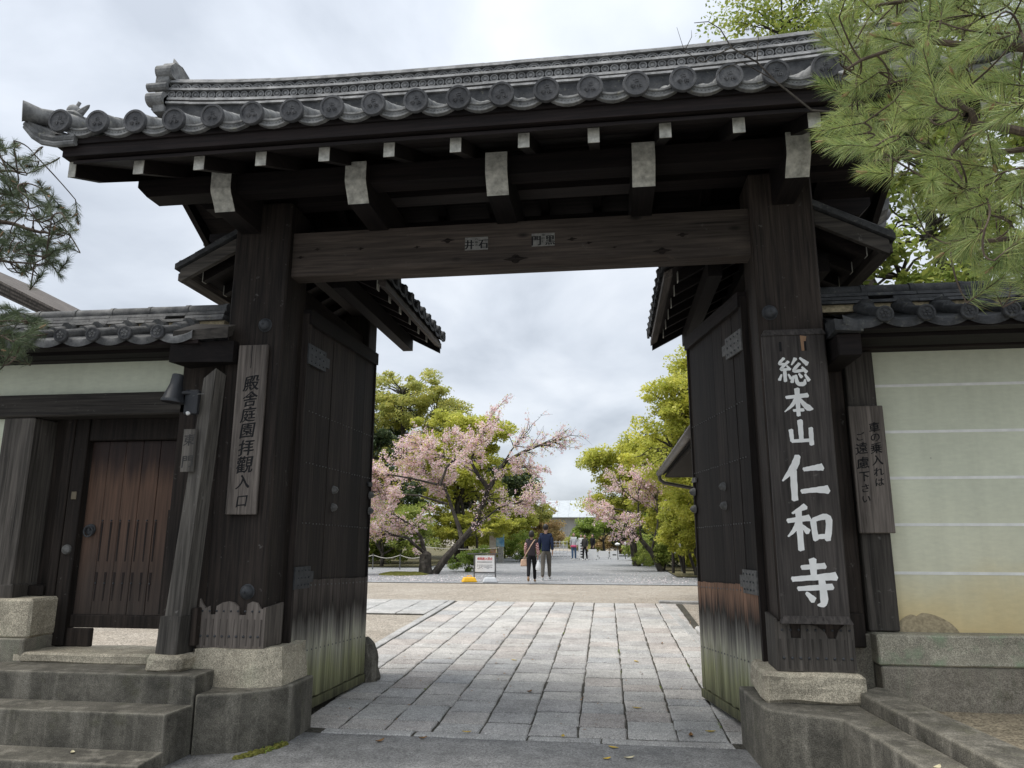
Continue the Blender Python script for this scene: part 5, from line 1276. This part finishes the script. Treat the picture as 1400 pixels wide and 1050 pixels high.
pine('pine_tree', 'bright green pine boughs hanging into the upper right corner', [(3.1, 3.1, -.1), (3.12, 3.1, 1.2), (3.05, 3.15, 2.6), (2.95, 3.2, 4.0), (2.8, 3.2, 5.2)],
    [([(3.02, 3.15, 3.0), (2.4, 3.1, 3.02), (1.95, 3.05, 3.10), (1.60, 3.0, 3.14), (1.50, 3.0, 3.29)], .035, .010), ([(1.60, 3.0, 3.14), (1.45, 3.05, 3.05), (1.20, 3.15, 3.10)], .012, .005),
     ([(2.97, 3.2, 3.7), (2.3, 3.2, 3.62), (1.8, 3.2, 3.66), (1.43, 3.2, 3.72), (1.15, 3.2, 3.6)], .03, .006), ([(3.02, 3.15, 2.7), (2.4, 3.3, 2.72), (1.9, 3.3, 2.74), (1.5, 3.2, 2.72)], .028, .006),
     ([(2.9, 3.2, 4.3), (2.3, 3.4, 4.2), (1.7, 3.4, 4.1), (1.25, 3.3, 4.0)], .025, .006), ([(3.0, 3.2, 3.3), (2.4, 3.6, 3.35), (1.9, 3.8, 3.45), (1.5, 3.8, 3.5)], .025, .006)], shR, NEEDLE, .10, 190, 62, .00085, .0034)
polyL = [(-5.6, 4.9), (-4.98, 4.78), (-4.66, 4.36), (-4.24, 3.98), (-4.3, 3.5), (-4.62, 3.5), (-4.95, 3.66), (-5.7, 3.7)]
polyL2 = [(-5.6, 3.5), (-5.0, 3.36), (-4.62, 3.22), (-4.40, 3.12), (-4.45, 2.9), (-4.7, 2.86), (-4.85, 2.6), (-5.6, 2.6)]
def dL(p, rg): return Vector((.5, -.1, .1))+Vector(rg.normal(size=3))*.6
shL = scatter(polyL, 5.0, 4.7, 5.7, 210, 63, .07, dL)+scatter(polyL2, 5.0, 4.4, 5.1, 110, 64, .07, dL)
pine('pine_tree', 'darker pine boughs entering at the left edge', [(-6.9, 4.7, -.4), (-6.85, 4.7, 1.4), (-6.75, 4.75, 3.0), (-6.7, 4.8, 4.6), (-6.6, 4.8, 5.6)],
    [([(-6.7, 4.8, 4.3), (-5.9, 5.0, 4.2), (-5.2, 5.1, 4.1), (-4.7, 5.1, 3.95), (-4.45, 5.1, 3.9)], .035, .006), ([(-6.7, 4.8, 4.7), (-5.9, 5.1, 4.7), (-5.2, 5.1, 4.55), (-4.9, 5.1, 4.5)], .03, .006), ([(-6.75, 4.75, 3.2), (-5.9, 4.75, 3.15), (-5.2, 4.75, 3.05), (-4.7, 4.75, 3.0)], .03, .006), ([(-6.72, 4.8, 3.8), (-5.9, 5.0, 3.75), (-5.1, 5.0, 3.7), (-4.6, 5.0, 3.62)], .03, .006)], shL, NEEDLED, .085, 150, 65, .0012)
# bare twigs reaching over the roof from the right
tw = empty('bare_branch', (1.28, 4.2, 4.01), 'thin bare twigs crossing the tiled roof at upper right', 'branch')
mb = MB(); rg_ = np.random.default_rng(5)
for L_, r0 in (([(3.0, 3.3, 3.6), (2.0, 4.0, 3.75), (1.28, 4.2, 4.01), (1.08, 4.2, 4.23), (.98, 4.2, 4.37), (.83, 4.2, 4.49), (.77, 4.2, 4.63), (.7, 4.2, 4.69), (.61, 4.2, 4.69)], .009), ([(.83, 4.2, 4.49), (.65, 4.2, 4.4), (.54, 4.2, 4.49), (.5, 4.2, 4.67)], .0045), ([(.54, 4.2, 4.49), (.59, 4.2, 4.59), (.59, 4.2, 4.64)], .003), ([(1.08, 4.2, 4.23), (.89, 4.2, 4.38), (.76, 4.2, 4.34), (.71, 4.2, 4.27)], .004), ([(.98, 4.2, 4.37), (1.0, 4.2, 4.55), (.93, 4.2, 4.72)], .004)):
    p = [Vector(q) for q in L_]; mb.tube(p, [r0*(1-.75*i/(len(p)-1)) for i in range(len(p))], 5)
mb.build('twigs', BARK, tw)

# ================================================================== BUILDINGS BEYOND
METAL = plain('pale sheet roof', (.42, .45, .47), .5, .4, .1, 2); GREYW = plain('grey sheet wall', (.30, .30, .285), .8, .2, .1, 1)
fb = empty('far_building', (-4.5, 98, G0), 'pale metal-roofed hall at the far end of the lane', 'building')
MB().box(-9.6, 3.0, 95, 106, .1, 4.02).build('wall', GREYW, fb)
for i in range(9): MB().box(-9.7+1.42*i, -8.32+1.42*i, 94.4, 94.41, 3.98, 4.0) and None
for i in range(9):
    x0 = -9.75+1.44*i
    o = MB().hexa([(x0, 94.3, 3.95), (x0+1.42, 94.3, 3.95), (x0+1.42, 100.5, 6.35), (x0, 100.5, 6.35), (x0, 94.3, 4.02), (x0+1.42, 94.3, 4.02), (x0+1.42, 100.5, 6.42), (x0, 100.5, 6.42)]).build('roof_sheet', METAL, fb)
for i in range(5): MB().box(-8.2+2.4*i, -8.14+2.4*i, 94.93, 94.995, .1, 3.9).build('wall_seam', plain('seam', (.42, .42, .40), .7), fb)
MB().box(-9.75, 3.2, 100.5, 107, 6.2, 6.35).build('roof_ridge', METAL, fb)
# building with the guttered eave on the right
TBR = plain('brown painted metal', (.055, .047, .042), .4, .5, .1); 
ev = empty('eaves_house', (2.6, 14.5, 0), 'low house on the right showing only its guttered eave', 'building')
MB().box(2.35, 6.0, 10.6, 18.0, -.2, 2.95).build('wall', W_POST, ev)
o = MB().hexa([(1.30, 10.2, 2.98), (4.2, 10.2, 4.5), (4.2, 18.5, 4.5), (1.30, 18.5, 2.98), (1.30, 10.2, 3.08), (4.2, 10.2, 4.6), (4.2, 18.5, 4.6), (1.30, 18.5, 3.08)]).build('roof', W_RAFT, ev); fixn(o.data)
for i in range(14):
    y = 10.45+.6*i
    if y < 18.4: MB().tube([(1.27, y, 3.11), (2.7, y, 3.86), (4.15, y, 4.62)], .07, 8).build('cover_tile', TILE_W, ev, True)
mb = MB(); n = 8; ys = [10.2, 12, 14, 16, 18.45]; v = []
for y in ys:
    for k in range(n+1):
        t = math.pi*(1+k/n); v.append((1.215+.075*math.cos(t), y, 3.02+.075*math.sin(t)))
f = [(j*(n+1)+k, j*(n+1)+k+1, (j+1)*(n+1)+k+1, (j+1)*(n+1)+k) for j in range(len(ys)-1) for k in range(n)]
mb.add(v, f); g_ = mb.build('gutter', TBR, ev, True)
so = g_.modifiers.new('s', 'SOLIDIFY'); so.thickness = .006
for y in (11.2, 12.4, 13.6, 14.8, 16.0, 17.2, 18.3):
    MB().lathe([(.083, 0), (.083, .03)], (1.215, y, 3.02), (0, 1, 0), 14).build('gutter_bracket', TBR, ev)
MB().tube([(1.215, 18.42, 2.98), (1.22, 18.42, 2.86), (1.32, 18.40, 2.78), (1.9, 18.35, 2.66), (2.33, 18.3, 2.58), (2.36, 18.3, 2.4), (2.36, 18.3, 0)], .045, 8).build('downpipe', TBR, ev, True)
MB().box(1.34, 2.35, 10.4, 18.3, 2.90, 2.96).build('soffit', W_RAFT, ev)
# old roof over the left wall
hs = empty('old_house', (-13, 13.5, 0), 'brown layered roof slope rising over the left wall', 'building')
for k in range(7):
    a = .0+.055*k
    o = MB().hexa([(-14.6, 12-.02*k, 7.37+a), (-10.05-.05*k, 12-.02*k, 5.30+a), (-10.05-.05*k, 16, 5.30+a), (-14.6, 16, 7.37+a), (-14.6, 12-.02*k, 7.42+a), (-10.05-.05*k, 12-.02*k, 5.35+a), (-10.05-.05*k, 16, 5.35+a), (-14.6, 16, 7.42+a)]).build('roof_layer', W_GREYX if k % 2 else W_SIGN, hs); fixn(o.data)
MB().box(-19, -11.5, 12.6, 15.6, 0, 5.5).build('wall', PLASTER, hs)

# ================================================================== SMALL THINGS
SIGNW = plain('white sign face', (.78, .78, .78), .5, .3, .03); SIGNF = plain('dark grey frame', (.10, .10, .10), .5, .4, .1)
sn = empty('no_entry_sign', (-3.95, 23, G0), 'white notice panel with red heading on a dark frame stand', 'sign')
MB().box(-4.245, -3.645, 22.985, 23.0, .40, .90).build('panel', SIGNW, sn)
for x in (-4.28, -3.61): MB().box(x-.018, x+.018, 22.98, 23.02, .13, .93).build('leg', SIGNF, sn)
MB().box(-4.50, -3.42, 22.97, 23.03, .93, .965).build('top_bar', SIGNF, sn); MB().box(-4.262, -3.628, 22.985, 23.015, .36, .40).build('bottom_bar', SIGNF, sn)
t = MB(); 
for i, ch in enumerate('車両進入禁止'): 
    for dx in (-.004, .004): put(t, ch, -4.15+.082*i+dx, .80, .078, .085, 22.982-(.0006 if dx > 0 else 0))
t.build('red_lettering', RED, sn)
t = MB(); rg2 = random.Random(4)
for row, (z, h) in enumerate(((.685, .028), (.60, .012), (.565, .012), (.53, .012), (.495, .012))):
    x = -4.19
    while x < -3.72:
        w = rg2.uniform(.015, .03) if row == 0 else rg2.uniform(.01, .04)
        if row == 0 or rg2.random() > .25: t.box(x, x+w, 22.981, 22.984, z, z+h)
        x += w+.012
o = t.build('small_print', plain('grey print', (.12, .12, .13), .7), sn); o['kind'] = 'stuff'
YELW = plain('yellow plastic', (.75, .42, .02), .5, .4, .08); GRYW = plain('pale grey plastic', (.50, .52, .54), .5, .4, .08)
for nm, x, y, rot, mt, lb in (('weight_block', -4.38, 22.7, .35, YELW, 'yellow ballast block on the left foot of the white sign'), ('weight_block', -3.72, 22.65, .15, GRYW, 'pale grey ballast block on the right foot of the white sign')):
    mb = MB().hexa([(-.24, -.15, 0), (.24, -.15, 0), (.24, .15, 0), (-.24, .15, 0), (-.17, -.10, .15), (.17, -.10, .15), (.17, .10, .15), (-.17, .10, .15)])
    me = mb.mesh(nm, mt); o = inst(nm, me, (x, y, .105), None, rot); tag(o, lb, 'weight')
    bv = o.modifiers.new('b', 'BEVEL'); bv.width = .035; bv.segments = 3
    hb = MB().tube([(-.07, 0, .14), (-.06, 0, .19), (.06, 0, .19), (.07, 0, .14)], .014, 6).mesh('handle', mt); link(bpy.data.objects.new('handle', hb), o, WM[o.name].copy())
ps = empty('poster_stand', (-6.35, 41, G0), 'grey pillar stand with blue and orange posters beside the bush', 'poster stand')
MB().box(-6.30, -6.02, 41.0, 41.2, .1, 1.55).build('pillar', plain('grey pillar', (.42, .41, .39), .6), ps)
def grad(name, cols):
    M = Mat(name, .5, .3); n0 = M.noise(M.coord('World', (3, 3, 3)), 1.3, 3, .6); M.color(M.ramp(n0, [(.3+.4*i/(len(cols)-1), c) for i, c in enumerate(cols)])); return M.m
MB().box(-6.40, -5.95, 40.97, 40.99, .95, 1.68).build('blue_poster', grad('blue poster print', [(.10, .30, .62), (.30, .55, .78), (.65, .76, .82)]), ps)
MB().box(-6.78, -6.42, 40.97, 40.99, .82, 1.60).build('pale_poster', grad('pale poster print', [(.60, .52, .48), (.75, .68, .62), (.55, .40, .36)]), ps)
MB().box(-6.78, -6.42, 40.97, 40.99, .40, .80).build('orange_poster', grad('orange poster print', [(.65, .22, .08), (.70, .38, .25), (.72, .60, .52)]), ps)
MB().box(-6.62, -6.57, 41.0, 41.05, .1, 1.6).build('post', SIGNF, ps)
# white boards and far reception furniture
def board(name, lb, x, y, w, z0, z1, rows, group='white boards at the lane end', legs=True):
    r_ = empty(name, (x, y, G0), lb, 'sign', group)
    MB().box(x-w/2, x+w/2, y, y+.04, z0, z1).build('panel', SIGNW, r_)
    for s_ in (-1, 1): MB().box(x+s_*(w/2-.03)-.02, x+s_*(w/2-.03)+.02, y+.041, y+.09, .1, z1).build('leg', SIGNF, r_)
    t = MB()
    for i in range(rows):
        z = z1-(z1-z0)*(i+.6)/(rows+.2); t.box(x-w*.22, x+w*.18, y-.004, y-.001, z-.05, z+.02); t.box(x-w*.05, x+w*.25, y-.005, y-.0015, z-.035, z-.005)
    if rows: t.build('print', INK, r_)['kind'] = 'stuff'
board('banner_board', 'tall narrow white board with vertical writing at the lane end', -1.83, 46, .44, .2, 1.22, 6)
board('white_board', 'broad white board right of the tall narrow one', -1.2, 46.3, .52, .15, .75, 0)
board('white_board', 'low white board left of the tall narrow one', -2.42, 48, .42, .15, .62, 0)
board('white_board', 'pale low panel farther right at the lane end', -.55, 49, .65, .2, .60, 0)
board('white_board', 'white low panel next to the pale one at far right', .15, 48.5, .55, .15, .62, 1)
board('white_board', 'white notice standing among the leaves at the right', 2.55, 30.0, .36, .86, 1.32, 2)
tb = empty('lattice_screen', (-3.4, 50, G0), 'white lattice screen left of the standing visitors', 'screen')
for i in range(5): MB().box(-4.0+.25*i, -3.97+.25*i, 50, 50.03, .1, 1.25).build('slat', SIGNW, tb)
for i in range(6): MB().box(-4.0, -2.97, 49.96, 49.99, .15+.2*i, .18+.2*i).build('rail', SIGNW, tb)
for i, (x, y, lb) in enumerate(((.35, 47, 'left of two white lantern posts by the lane end'), (.85, 49, 'right of two white lantern posts by the lane end'))):
    r_ = empty('lantern_post', (x, y, G0), lb, 'lamp', 'lantern posts')
    MB().tube([(x, y, .1), (x, y, 1.0)], .03, 6).build('pole', SIGNF, r_); MB().lathe([(.04, 0), (.16, .03), (.17, .08), (.10, .14), (.02, .17)], (x, y, .98), (0, 0, 1), 10).build('lantern', SIGNW, r_)
# dark leaning stakes right of the lane
W_STK = wood('dark stake wood', (.02, .017, .015), (.05, .043, .038), 'Z')
for i, (x, dx, lb) in enumerate(((2.30, -.03, 'upright dark stake, leftmost of the group by the right leaf'), (2.42, .30, 'slanting dark stake second from the left'), (2.66, .02, 'upright dark stake third from the left'), (2.78, .36, 'slanting dark stake nearest the right leaf'))):
    o = MB().tube([(x+dx, 28.8, .0), (x, 28.8, 1.25)], .055, 8).build('stake', W_STK); tag(o, lb, 'stake', 'dark stakes beside the lane')
# rope barrier at the left
rp_ = empty('rope_barrier', (-8.5, 30, G0), 'low pale rope barrier on thin posts left of the cherry', 'barrier')
xs_ = (-11.5, -10.2, -9.0, -7.9)
for x in xs_: MB().tube([(x, 31, .1), (x, 31, .75)], .025, 6).build('post', SIGNF, rp_)
for a, b in zip(xs_[:-1], xs_[1:]):
    MB().tube([(a+(b-a)*t/6, 31, .70-.13*math.sin(math.pi*t/6)) for t in range(7)], .014, 5).build('rope', plain('pale rope', (.5, .48, .44), .9), rp_)
MB().tube([(-7.9+(3.5)*t/8, 31-2*t/8, 1.05-.08*math.sin(math.pi*t/8)) for t in range(9)], .012, 5).build('rope', plain('pale rope', (.5, .48, .44), .9), rp_)

# fallen leaves and petals
YL = plain('yellow fallen leaf', (.52, .36, .035), .6, .3, .25, 40); BL = plain('brown fallen leaf', (.24, .13, .05), .7, .2, .25, 40); PL = plain('pale fallen leaf', (.55, .50, .33), .6, .3, .2, 40)
def leafmesh(mt, curl):
    v = []; f = []; n = 7
    for i in range(n):
        t = i/(n-1)-.5; w = .5*math.cos(math.pi*t)**.8*.42 if abs(t) < .5 else .02; z = curl*(t*2)**2
        v += [(t, -w, z+curl*.6), (t, 0, z), (t, w, z+curl*.6)]
    for i in range(n-1): f += [(3*i, 3*i+3, 3*i+4, 3*i+1), (3*i+1, 3*i+4, 3*i+5, 3*i+2)]
    return MB().add(v, f).mesh('fallen_leaf', mt)
lm_ = [leafmesh(YL, .10), leafmesh(BL, .16), leafmesh(PL, .12), leafmesh(YL, .05)]
spots = [(-1.28, 6.62, -.19, 0, 'yellow fallen leaf on the left threshold stone'), (-1.28, 9.75, -.088, 3, 'yellow leaf lying in the middle of the paving'), (-.45, 6.60, -.19, 0, 'yellow leaf on the middle threshold stone'), (-.08, 6.08, -.208, 0, 'largest yellow leaf on the asphalt before the threshold'), (-.03, 6.40, -.208, 3, 'yellow leaf just in front of the threshold stones'), (.09, 6.12, -.208, 2, 'pale curled leaf beside the largest yellow leaf on the asphalt'),
         (.62, 6.75, -.185, 1, 'brown leaf on the paving near the right leaf'), (.80, 6.9, -.18, 3, 'yellow leaf tucked beside the right leaf'), (-1.62, 6.44, -.208, 1, 'brown leaf on the asphalt left of the threshold middle'), (-1.95, 6.3, -.208, 1, 'brown leaf on the asphalt nearest the left plinth'), (.27, 9.85, -.083, 3, 'yellow leaf on the right half of the paving'), (.68, 11.2, -.04, 1, 'brown leaf far along the right of the paving'), (-3.95, 5.27, -.096, 2, 'pale curled leaf on the lowest concrete step'), (1.70, 4.5, .245, 2, 'pale curled leaf on the low wall at lower right'), (-.9, 8.1, -.14, 1, 'small brown leaf between paving stones near the centre'), (.2, 7.6, -.158, 3, 'yellow leaf near the right leaf on the third paving row')]
for i, (x, y, z, k, lb) in enumerate(spots):
    s_ = random.uniform(.065, .10); o = inst('fallen_leaf', lm_[k], (x, y, z), None, random.uniform(0, 6.28), (s_, s_, s_*.8)); tag(o, lb, 'leaf', 'fallen leaves')
rg_ = np.random.default_rng(77)
n = 3600; px = rg_.uniform(-9.5, 3.4, n); py = 22.6+rg_.gamma(1.6, 1.5, n)
kp = (np.abs(px+6.5) < rg_.gamma(2.0, 1.4, n)) | (np.abs(px-1.6) < rg_.gamma(1.8, .9, n)); P = np.stack([px, py, np.full(n, G0+.004)], 1)[kp]
o = leaves_obj('fallen_petals', P, .026, PETAL, None, rg_, .8, 6.0); tag(o, 'scattered pale fallen petals on the lane and gravel', 'petals', None, 'stuff')
n = 500; P = np.stack([rg_.uniform(-3.3, 2.5, n), rg_.uniform(6.7, 22, n), np.zeros(n)], 1); P[:, 2] = [zg(y)+.006 for y in P[:, 1]]
o = leaves_obj('leaf_litter', P, .016, BUD, None, rg_, .6, 6.0); tag(o, 'tiny leaf litter sprinkled over paving and gravel', 'litter', None, 'stuff')
# moss and weeds at the plinth feet and in the joints
def tuft(P, s_, mt, name, lb): 
    o = leaves_obj(name, P, s_, mt, None, rg_, .35, .0); tag(o, lb, 'weeds', None, 'stuff')
P = np.concatenate([np.stack([rg_.normal(-2.76+.06*0, .04, 160), rg_.uniform(5.85, 6.3, 160), rg_.uniform(-.215, -.19, 160)], 1), np.stack([rg_.normal(-3.5, .03, 260), rg_.uniform(8.7, 10.8, 260), rg_.uniform(-.13, -.05, 260)], 1),
    np.concatenate([np.stack([rg_.normal(.508-.42*k-.003*j, .006, 14), rg_.normal(j, .10, 14), np.full(14, zg(j)-.006)], 1) for k, j in ((-1, 7.2), (0, 8.6), (1, 10.6), (0, 7.0), (6, 8.2), (-1, 9.7), (3, 12.0), (1, 9.2))])])
tuft(P, .014, L_BSH, 'joint_weeds', 'small weeds in paving joints and along the plinth foot')
# moss cushion at the foot of the left plinth
mb = MB()
for i in range(26):
    t = i/25; mb.lathe([(.03, 0), (.034, .012), (.02, .03), (.002, .036)], (-2.90+.22*t+random.uniform(-.02, .02), 5.70+.42*t**1.3+random.uniform(-.03, .03), -.222), (0, 0, 1), 8)
o = mb.build('moss_cushion', MOSS); tag(o, 'yellow-green moss along the foot of the left plinth', 'moss', None, 'stuff')

# ================================================================== PEOPLE
SKIN = plain('skin', (.42, .27, .20), .6, .3, .05); HAIR = plain('black hair', (.014, .012, .011), .45, .4, .2, 30)
def skinned(name, verts, edges, radii, mat, root, sub=2):
    me = bpy.data.meshes.new(name); me.from_pydata(verts, edges, []); me.materials.append(mat)
    o = bpy.data.objects.new(name, me); link(o, root, WM[root.name].copy())
    md = o.modifiers.new('skin', 'SKIN'); md.use_smooth_shade = True
    d = me.skin_vertices[0].data
    for i, r_ in enumerate(radii): d[i].radius = r_ if isinstance(r_, tuple) else (r_, r_)
    d[0].use_root = True
    ss = o.modifiers.new('sub', 'SUBSURF'); ss.levels = sub; ss.render_levels = sub
    return o
def person(label, loc, h, yaw_, top, pants, shoe, stride=.22, sleeve=None, hairlen=0, arm=.1, vest=None):
    root = bpy.data.objects.new('person', None); root.empty_display_size = .1; k = h/1.72
    link(root, None, Matrix.Translation(loc) @ Matrix.Rotation(yaw_, 4, 'Z') @ Matrix.Scale(k, 4)); tag(root, label, 'person', 'people in the temple grounds')
    V = [(0, 0, .93), (0, 0, 1.08), (0, .0, 1.28), (0, -.01, 1.42), (0, 0, 1.48), (0, .015, 1.545), (0, 0, 1.63), (0, -.01, 1.70)]
    Rd = [(.085, .06), (.08, .06), (.085, .06), (.05, .045), .050, (.066, .074), (.074, .086), (.045, .05)]
    Ed = [(i, i+1) for i in range(7)]
    V.append((0, .10, 1.60)); Rd.append(.014); Ed.append((6, 8))           # nose
    for s_ in (-1, 1): V.append((s_*.085, -.005, 1.61)); Rd.append(.014); Ed.append((6, len(V)-1))   # ears
    J = {}
    for s_ in (-1, 1):
        b = len(V); sw = s_*arm
        V += [(s_*.155, 0, 1.39), (s_*.205, -.02-sw*.3, 1.13), (s_*.215, .05-sw, .90), (s_*.213, .065-sw, .83)]; Rd += [.036, .030, .026, (.034, .018)]; Ed += [(2, b), (b, b+1), (b+1, b+2), (b+2, b+3)]; J[s_] = b
        for fi, (dx, dy, l) in enumerate(((-.02, .045, .055), (.0, .02, .085), (.0, .005, .09), (.0, -.01, .085), (.0, -.022, .07))):
            c = len(V); V += [(s_*(.213+dx), .065-sw+dy, .80 if fi else .825), (s_*(.205+dx), .07-sw+dy+.01, .83-l)]; Rd += [.0095, .007]; Ed += [(b+3, c), (c, c+1)]
    for s_ in (-1, 1):
        f_ = s_*stride; b = len(V)
        lift_ = .11*(stride > .2) if f_ < 0 else 0
        V += [(s_*.085, 0, .86), (s_*.092, f_*.55+.03, .49), (s_*.095, f_-.02, .10+lift_), (s_*.10, f_+.12, .04+lift_*.3)]; Rd += [(.05, .05), .036, .03, (.03, .024)]; Ed += [(0, b), (b, b+1), (b+1, b+2), (b+2, b+3)]; J[s_*10] = b
    skinned('body', V, Ed, Rd, SKIN, root)
    # jacket
    a = [V[0], V[1], V[2], V[3]]; v = [(0, 0, .88)]+a; r_ = [(.162, .122), (.16, .12), (.15, .118), (.178, .122), (.085, .075)]; e_ = [(0, 1), (1, 2), (2, 3), (3, 4)]
    for s_ in (-1, 1):
        b = J[s_]; c = len(v); v += [V[b], tuple(Vector(V[b]).lerp(Vector(V[b+1]), .35))]; r_ += [(.082, .086), .068]; e_ += [(3, c), (c, c+1)]
    ja = skinned('jacket' if not vest else 'vest', v, e_, r_, top, root)
    for s_ in (-1, 1):
        b = J[s_]; mid = Vector(V[b]).lerp(Vector(V[b+1]), .15)
        skinned('sleeve', [tuple(mid), tuple(Vector(V[b]).lerp(Vector(V[b+1]), .5)), V[b+1], tuple(Vector(V[b+1]).lerp(Vector(V[b+2]), .9))], [(0, 1), (1, 2), (2, 3)], [.072, .070, .060, .042], sleeve or top, root)
    v = [(0, 0, .98), (0, 0, .93)]; r_ = [(.14, .108), (.152, .118)]; e_ = [(0, 1)]
    for s_ in (-1, 1):
        b = J[s_*10]; c = len(v); v += [V[b], V[b+1], V[b+2]]; r_ += [(.098, .10), .072, .058]; e_ += [(1, c), (c, c+1), (c+1, c+2)]
    skinned('trousers', v, e_, r_, pants, root)
    for s_ in (-1, 1):
        b = J[s_*10]; p, q = Vector(V[b+2]), Vector(V[b+3]); skinned('shoe', [tuple(p+Vector((0, -.02, -.03))), tuple(p.lerp(q, .5)+Vector((0, 0, -.005))), tuple(q+Vector((0, .02, 0)))], [(0, 1), (1, 2)], [(.045, .05), (.046, .045), (.042, .034)], shoe, root)
    # hair
    v = [(0, -.04, 1.55-hairlen), (0, -.035, 1.63), (0, -.015, 1.70), (0, .03, 1.715)]; r_ = [(.075+.035*(hairlen > 0), .065+.02*(hairlen > 0)), (.105, .092), (.09, .09), (.055, .05)]
    skinned('hair', v, [(0, 1), (1, 2), (2, 3)], r_, HAIR, root)
    return root
def cl(name, c, r_=.8): return plain(name, c, r_, .15, .12, 25)
CHECK = Mat('pink checked cloth', .85, .15); ck = CHECK.n('ShaderNodeTexChecker'); ck.inputs['Scale'].default_value = 26; CHECK.set(ck.inputs[0], CHECK.coord('Object')); ck.inputs[1].default_value = (.62, .42, .40, 1); ck.inputs[2].default_value = (.20, .07, .07, 1); CHECK.color(ck.outputs[0])
man = person('man in navy jacket and grey trousers walking away down the lane', (-2.12, 24.0, G0), 1.74, 0, cl('navy cloth', (.018, .026, .055)), cl('grey khaki cloth', (.11, .10, .085)), cl('white shoe', (.6, .6, .58)), .18)
wom = person('woman in dark vest and checked sleeves walking away with shoulder bag', (-2.42, 22.45, G0), 1.52, .06, cl('dark grey quilted cloth', (.045, .038, .045)), cl('black cloth', (.012, .012, .014)), cl('tan shoe', (.30, .20, .12)), .30, CHECK.m, .05, .06, True)
# her bags
BAG = cl('beige leather', (.52, .36, .26), .6)
o = MB().hexa([(-2.76, 22.36, .60), (-2.54, 22.36, .60), (-2.54, 22.48, .60), (-2.76, 22.48, .60), (-2.74, 22.38, .80), (-2.56, 22.38, .82), (-2.56, 22.46, .82), (-2.74, 22.46, .80)]).build('shoulder_bag', BAG); tag(o, "beige shoulder bag hanging at the walking woman's hip", 'bag')
bv = o.modifiers.new('b', 'BEVEL'); bv.width = .03; bv.segments = 3
MB().tube([(-2.66, 22.40, .81), (-2.55, 22.315, 1.0), (-2.42, 22.30, 1.22), (-2.33, 22.36, 1.36), (-2.31, 22.45, 1.39)], .014, 6).build('strap', BAG, o)
o = MB().tube([(-2.215, 22.42, .78), (-2.215, 22.42, .70), (-2.215, 22.42, .58), (-2.215, 22.42, .50), (-2.215, 22.42, .48)], [.015, .05, .085, .08, .03], 10).build('carrier_bag', cl('white plastic', (.72, .74, .76), .4), None, True); tag(o, "white plastic bag in the walking woman's right hand", 'bag')
PINK = cl('pink cloth', (.60, .10, .20))
pa = person('visitor in pale top and jeans with pink waist bag facing the gate', (-2.28, 45.0, G0), 1.62, math.pi, cl('pale grey cloth', (.55, .56, .58)), cl('denim', (.10, .16, .26)), cl('white shoe', (.6, .6, .58)), .05, None, .04)
o = MB().box(-2.46, -2.12, 44.82, 44.90, .88, 1.0).build('waist_bag', PINK); tag(o, 'pink waist bag on the visitor in pale top', 'bag'); bv = o.modifiers.new('b', 'BEVEL'); bv.width = .03; bv.segments = 2
person('visitor all in dark clothes standing right of the one in jeans', (-1.62+.02-.0, 44.6, G0), 1.50, math.pi*.9, cl('charcoal cloth', (.05, .048, .045)), cl('black cloth', (.012, .012, .014)), cl('white shoe', (.6, .6, .58)), .12, None, .04)
person('person in white shirt and dark trousers far behind the two visitors', (-2.12, 52, G0), 1.55, math.pi, cl('white cloth', (.66, .66, .66)), cl('dark cloth', (.03, .03, .035)), cl('black shoe', (.02, .02, .02)), .05)
person('attendant in black leaning behind the broad white board', (-1.2, 47.2, G0), 1.55, 2.4, cl('black cloth', (.015, .015, .018)), cl('black cloth', (.015, .015, .018)), cl('black shoe', (.02, .02, .02)), .05, None, .05)
